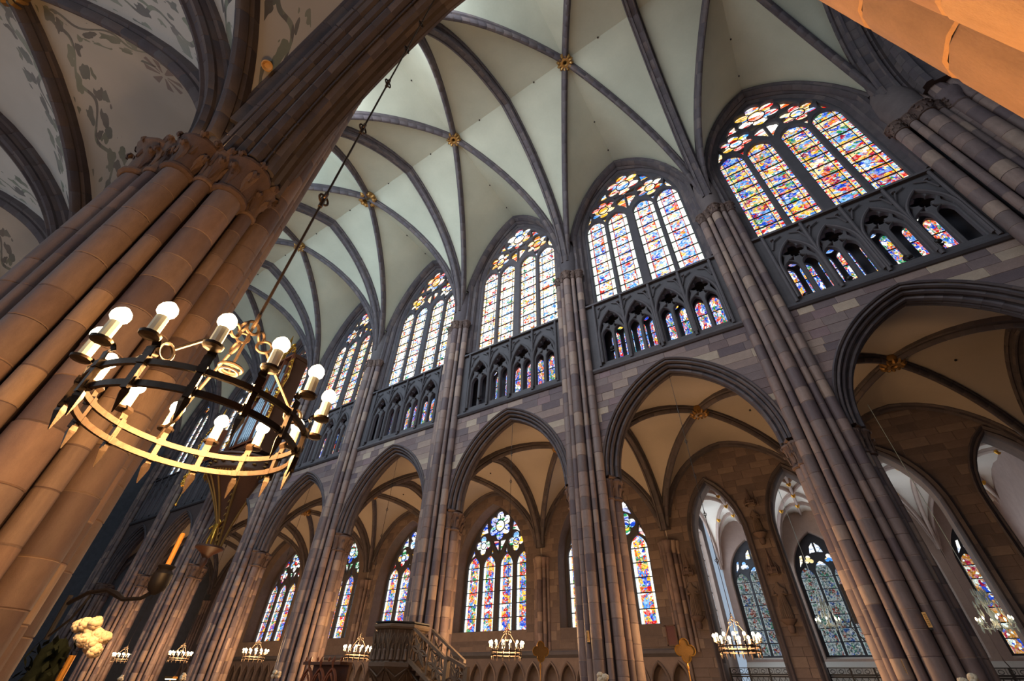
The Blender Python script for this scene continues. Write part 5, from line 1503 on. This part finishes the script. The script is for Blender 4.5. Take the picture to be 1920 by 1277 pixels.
# small panel, floodlights, spot on the vault
pn = empty('wall_panel_picture', (-13.7, 10.6, 3.95)); tag(pn, 'dark red framed panel leaning on the wall ledge beside the gilded emblem', 'panel'); mb = MB(); mb.box((0, 0, .45), (.5, .08, .9)); mb.build('board', M['painting'], pn, smooth=0); mb = MB(); mb.box((0, -.05, .03), (.56, .04, .06)); mb.box((0, -.05, .88), (.56, .04, .06)); mb.box((-.25, -.05, .45), (.06, .04, .9)); mb.box((.25, -.05, .45), (.06, .04, .9)); mb.build('frame', M['wood'], pn, smooth=0)
FLD = ['black floodlight in the second gallery opening of the nearest bay', 'black floodlight in the third gallery opening of the nearest bay', 'black floodlight tilted out of the last gallery opening', 'black floodlight in the first gallery opening of the third bay', 'black floodlight low in the first gallery opening of the nearest bay', 'black floodlight in the left gallery opening of the second bay']
for i, (x, y, z) in enumerate(((-1.1, .1, 14.75), (.83, .1, 14.8), (1.75, -.05, 14.95), (-19.5, .1, 15.1), (-2.6, .2, 14.7), (-11.1, .15, 15.4))):
    f = empty('floodlight', (x, y, z)); tag(f, FLD[i], 'floodlight'); mt = Matrix.Rotation(-.9, 3, 'X')
    mb = MB(); mb.lathe([(.05, -.16), (.10, -.12), (.11, .05), (.14, .12), (.14, .16), (.12, .16)], (0, 0, .18), 10, m=mt); mb.build('housing', M['black'], f)
    mb = MB(); mb.tube([(-.13, 0, .18), (-.13, 0, 0), (.13, 0, 0), (.13, 0, .18)], .012, 4); mb.box((0, 0, -.01), (.2, .15, .03)); mb.build('yoke', M['black'], f)
sv = empty('vault_spotlight', (-12.12, -16.99, 11.95)); tag(sv, 'small round beige spotlight fixed to the vault rib above the pillar', 'spotlight')
mb = MB(); mt = (Vector((-5.8, -16.7, 1.9)) - Vector((-12.12, -16.99, 11.95))).to_track_quat('Z', 'Y').to_matrix()
mb.lathe([(.08, -.14), (.11, -.1), (.11, .06), (.09, .07), (.05, .03), (.02, .03)], n=14, m=mt); mb.build('housing', M['beige'], sv); mb = MB(); mb.tube([(0, 0, 0), (-.12, .0, .14), (-.1, .0, .3)], .025, 6); mb.lathe([(.06, -.03), (.06, .05)], (-.1, 0, .3), 8); mb.build('bracket', M['gold_dull'], sv)
for i, (x, y, z, lab) in enumerate(((-12.45, -16.78, 9.12, 'tiny glaring uplight on the leafy capital, nearer the aisle'), (-12.02, -16.34, 9.12, 'tiny glaring uplight on the leafy capital, nearer the nave'))):
    u = empty('capital_uplight', (x, y, z)); tag(u, lab, 'spotlight'); mb = MB(); mb.lathe([(.05, -.08), (.07, -.05), (.075, .02), (.06, .02)], n=10); mb.build('housing', M['black'], u)
    mb = MB(); mb.lathe([(.055, .015), (.05, .04), (.02, .055), (.003, .06)], n=10); mb.build('lens', M['bulb'], u)
    point('uplight', (x + .05, y, z + .15), 14, (1.0, .55, .2), .04)
rl = empty('reading_lamp', (-37.9, -2.0, 0)); tag(rl, 'small brass lectern lamp glowing at the bottom edge left of the organ pillar', 'lamp')
mb = MB(); mb.lathe([(.2, 0), (.2, .03), (.03, .06), (.02, 1.95)], n=8); mb.build('post', M['brass'], rl); mb = MB(); mb.box((0, 0, 2.05), (.9, .25, .1)); mb.build('shade', M['brass'], rl, smooth=0); mb = MB(); mb.box((0, 0, 1.98), (.8, .2, .03)); mb.build('tube_lamp', M['bulb'], rl, smooth=0)
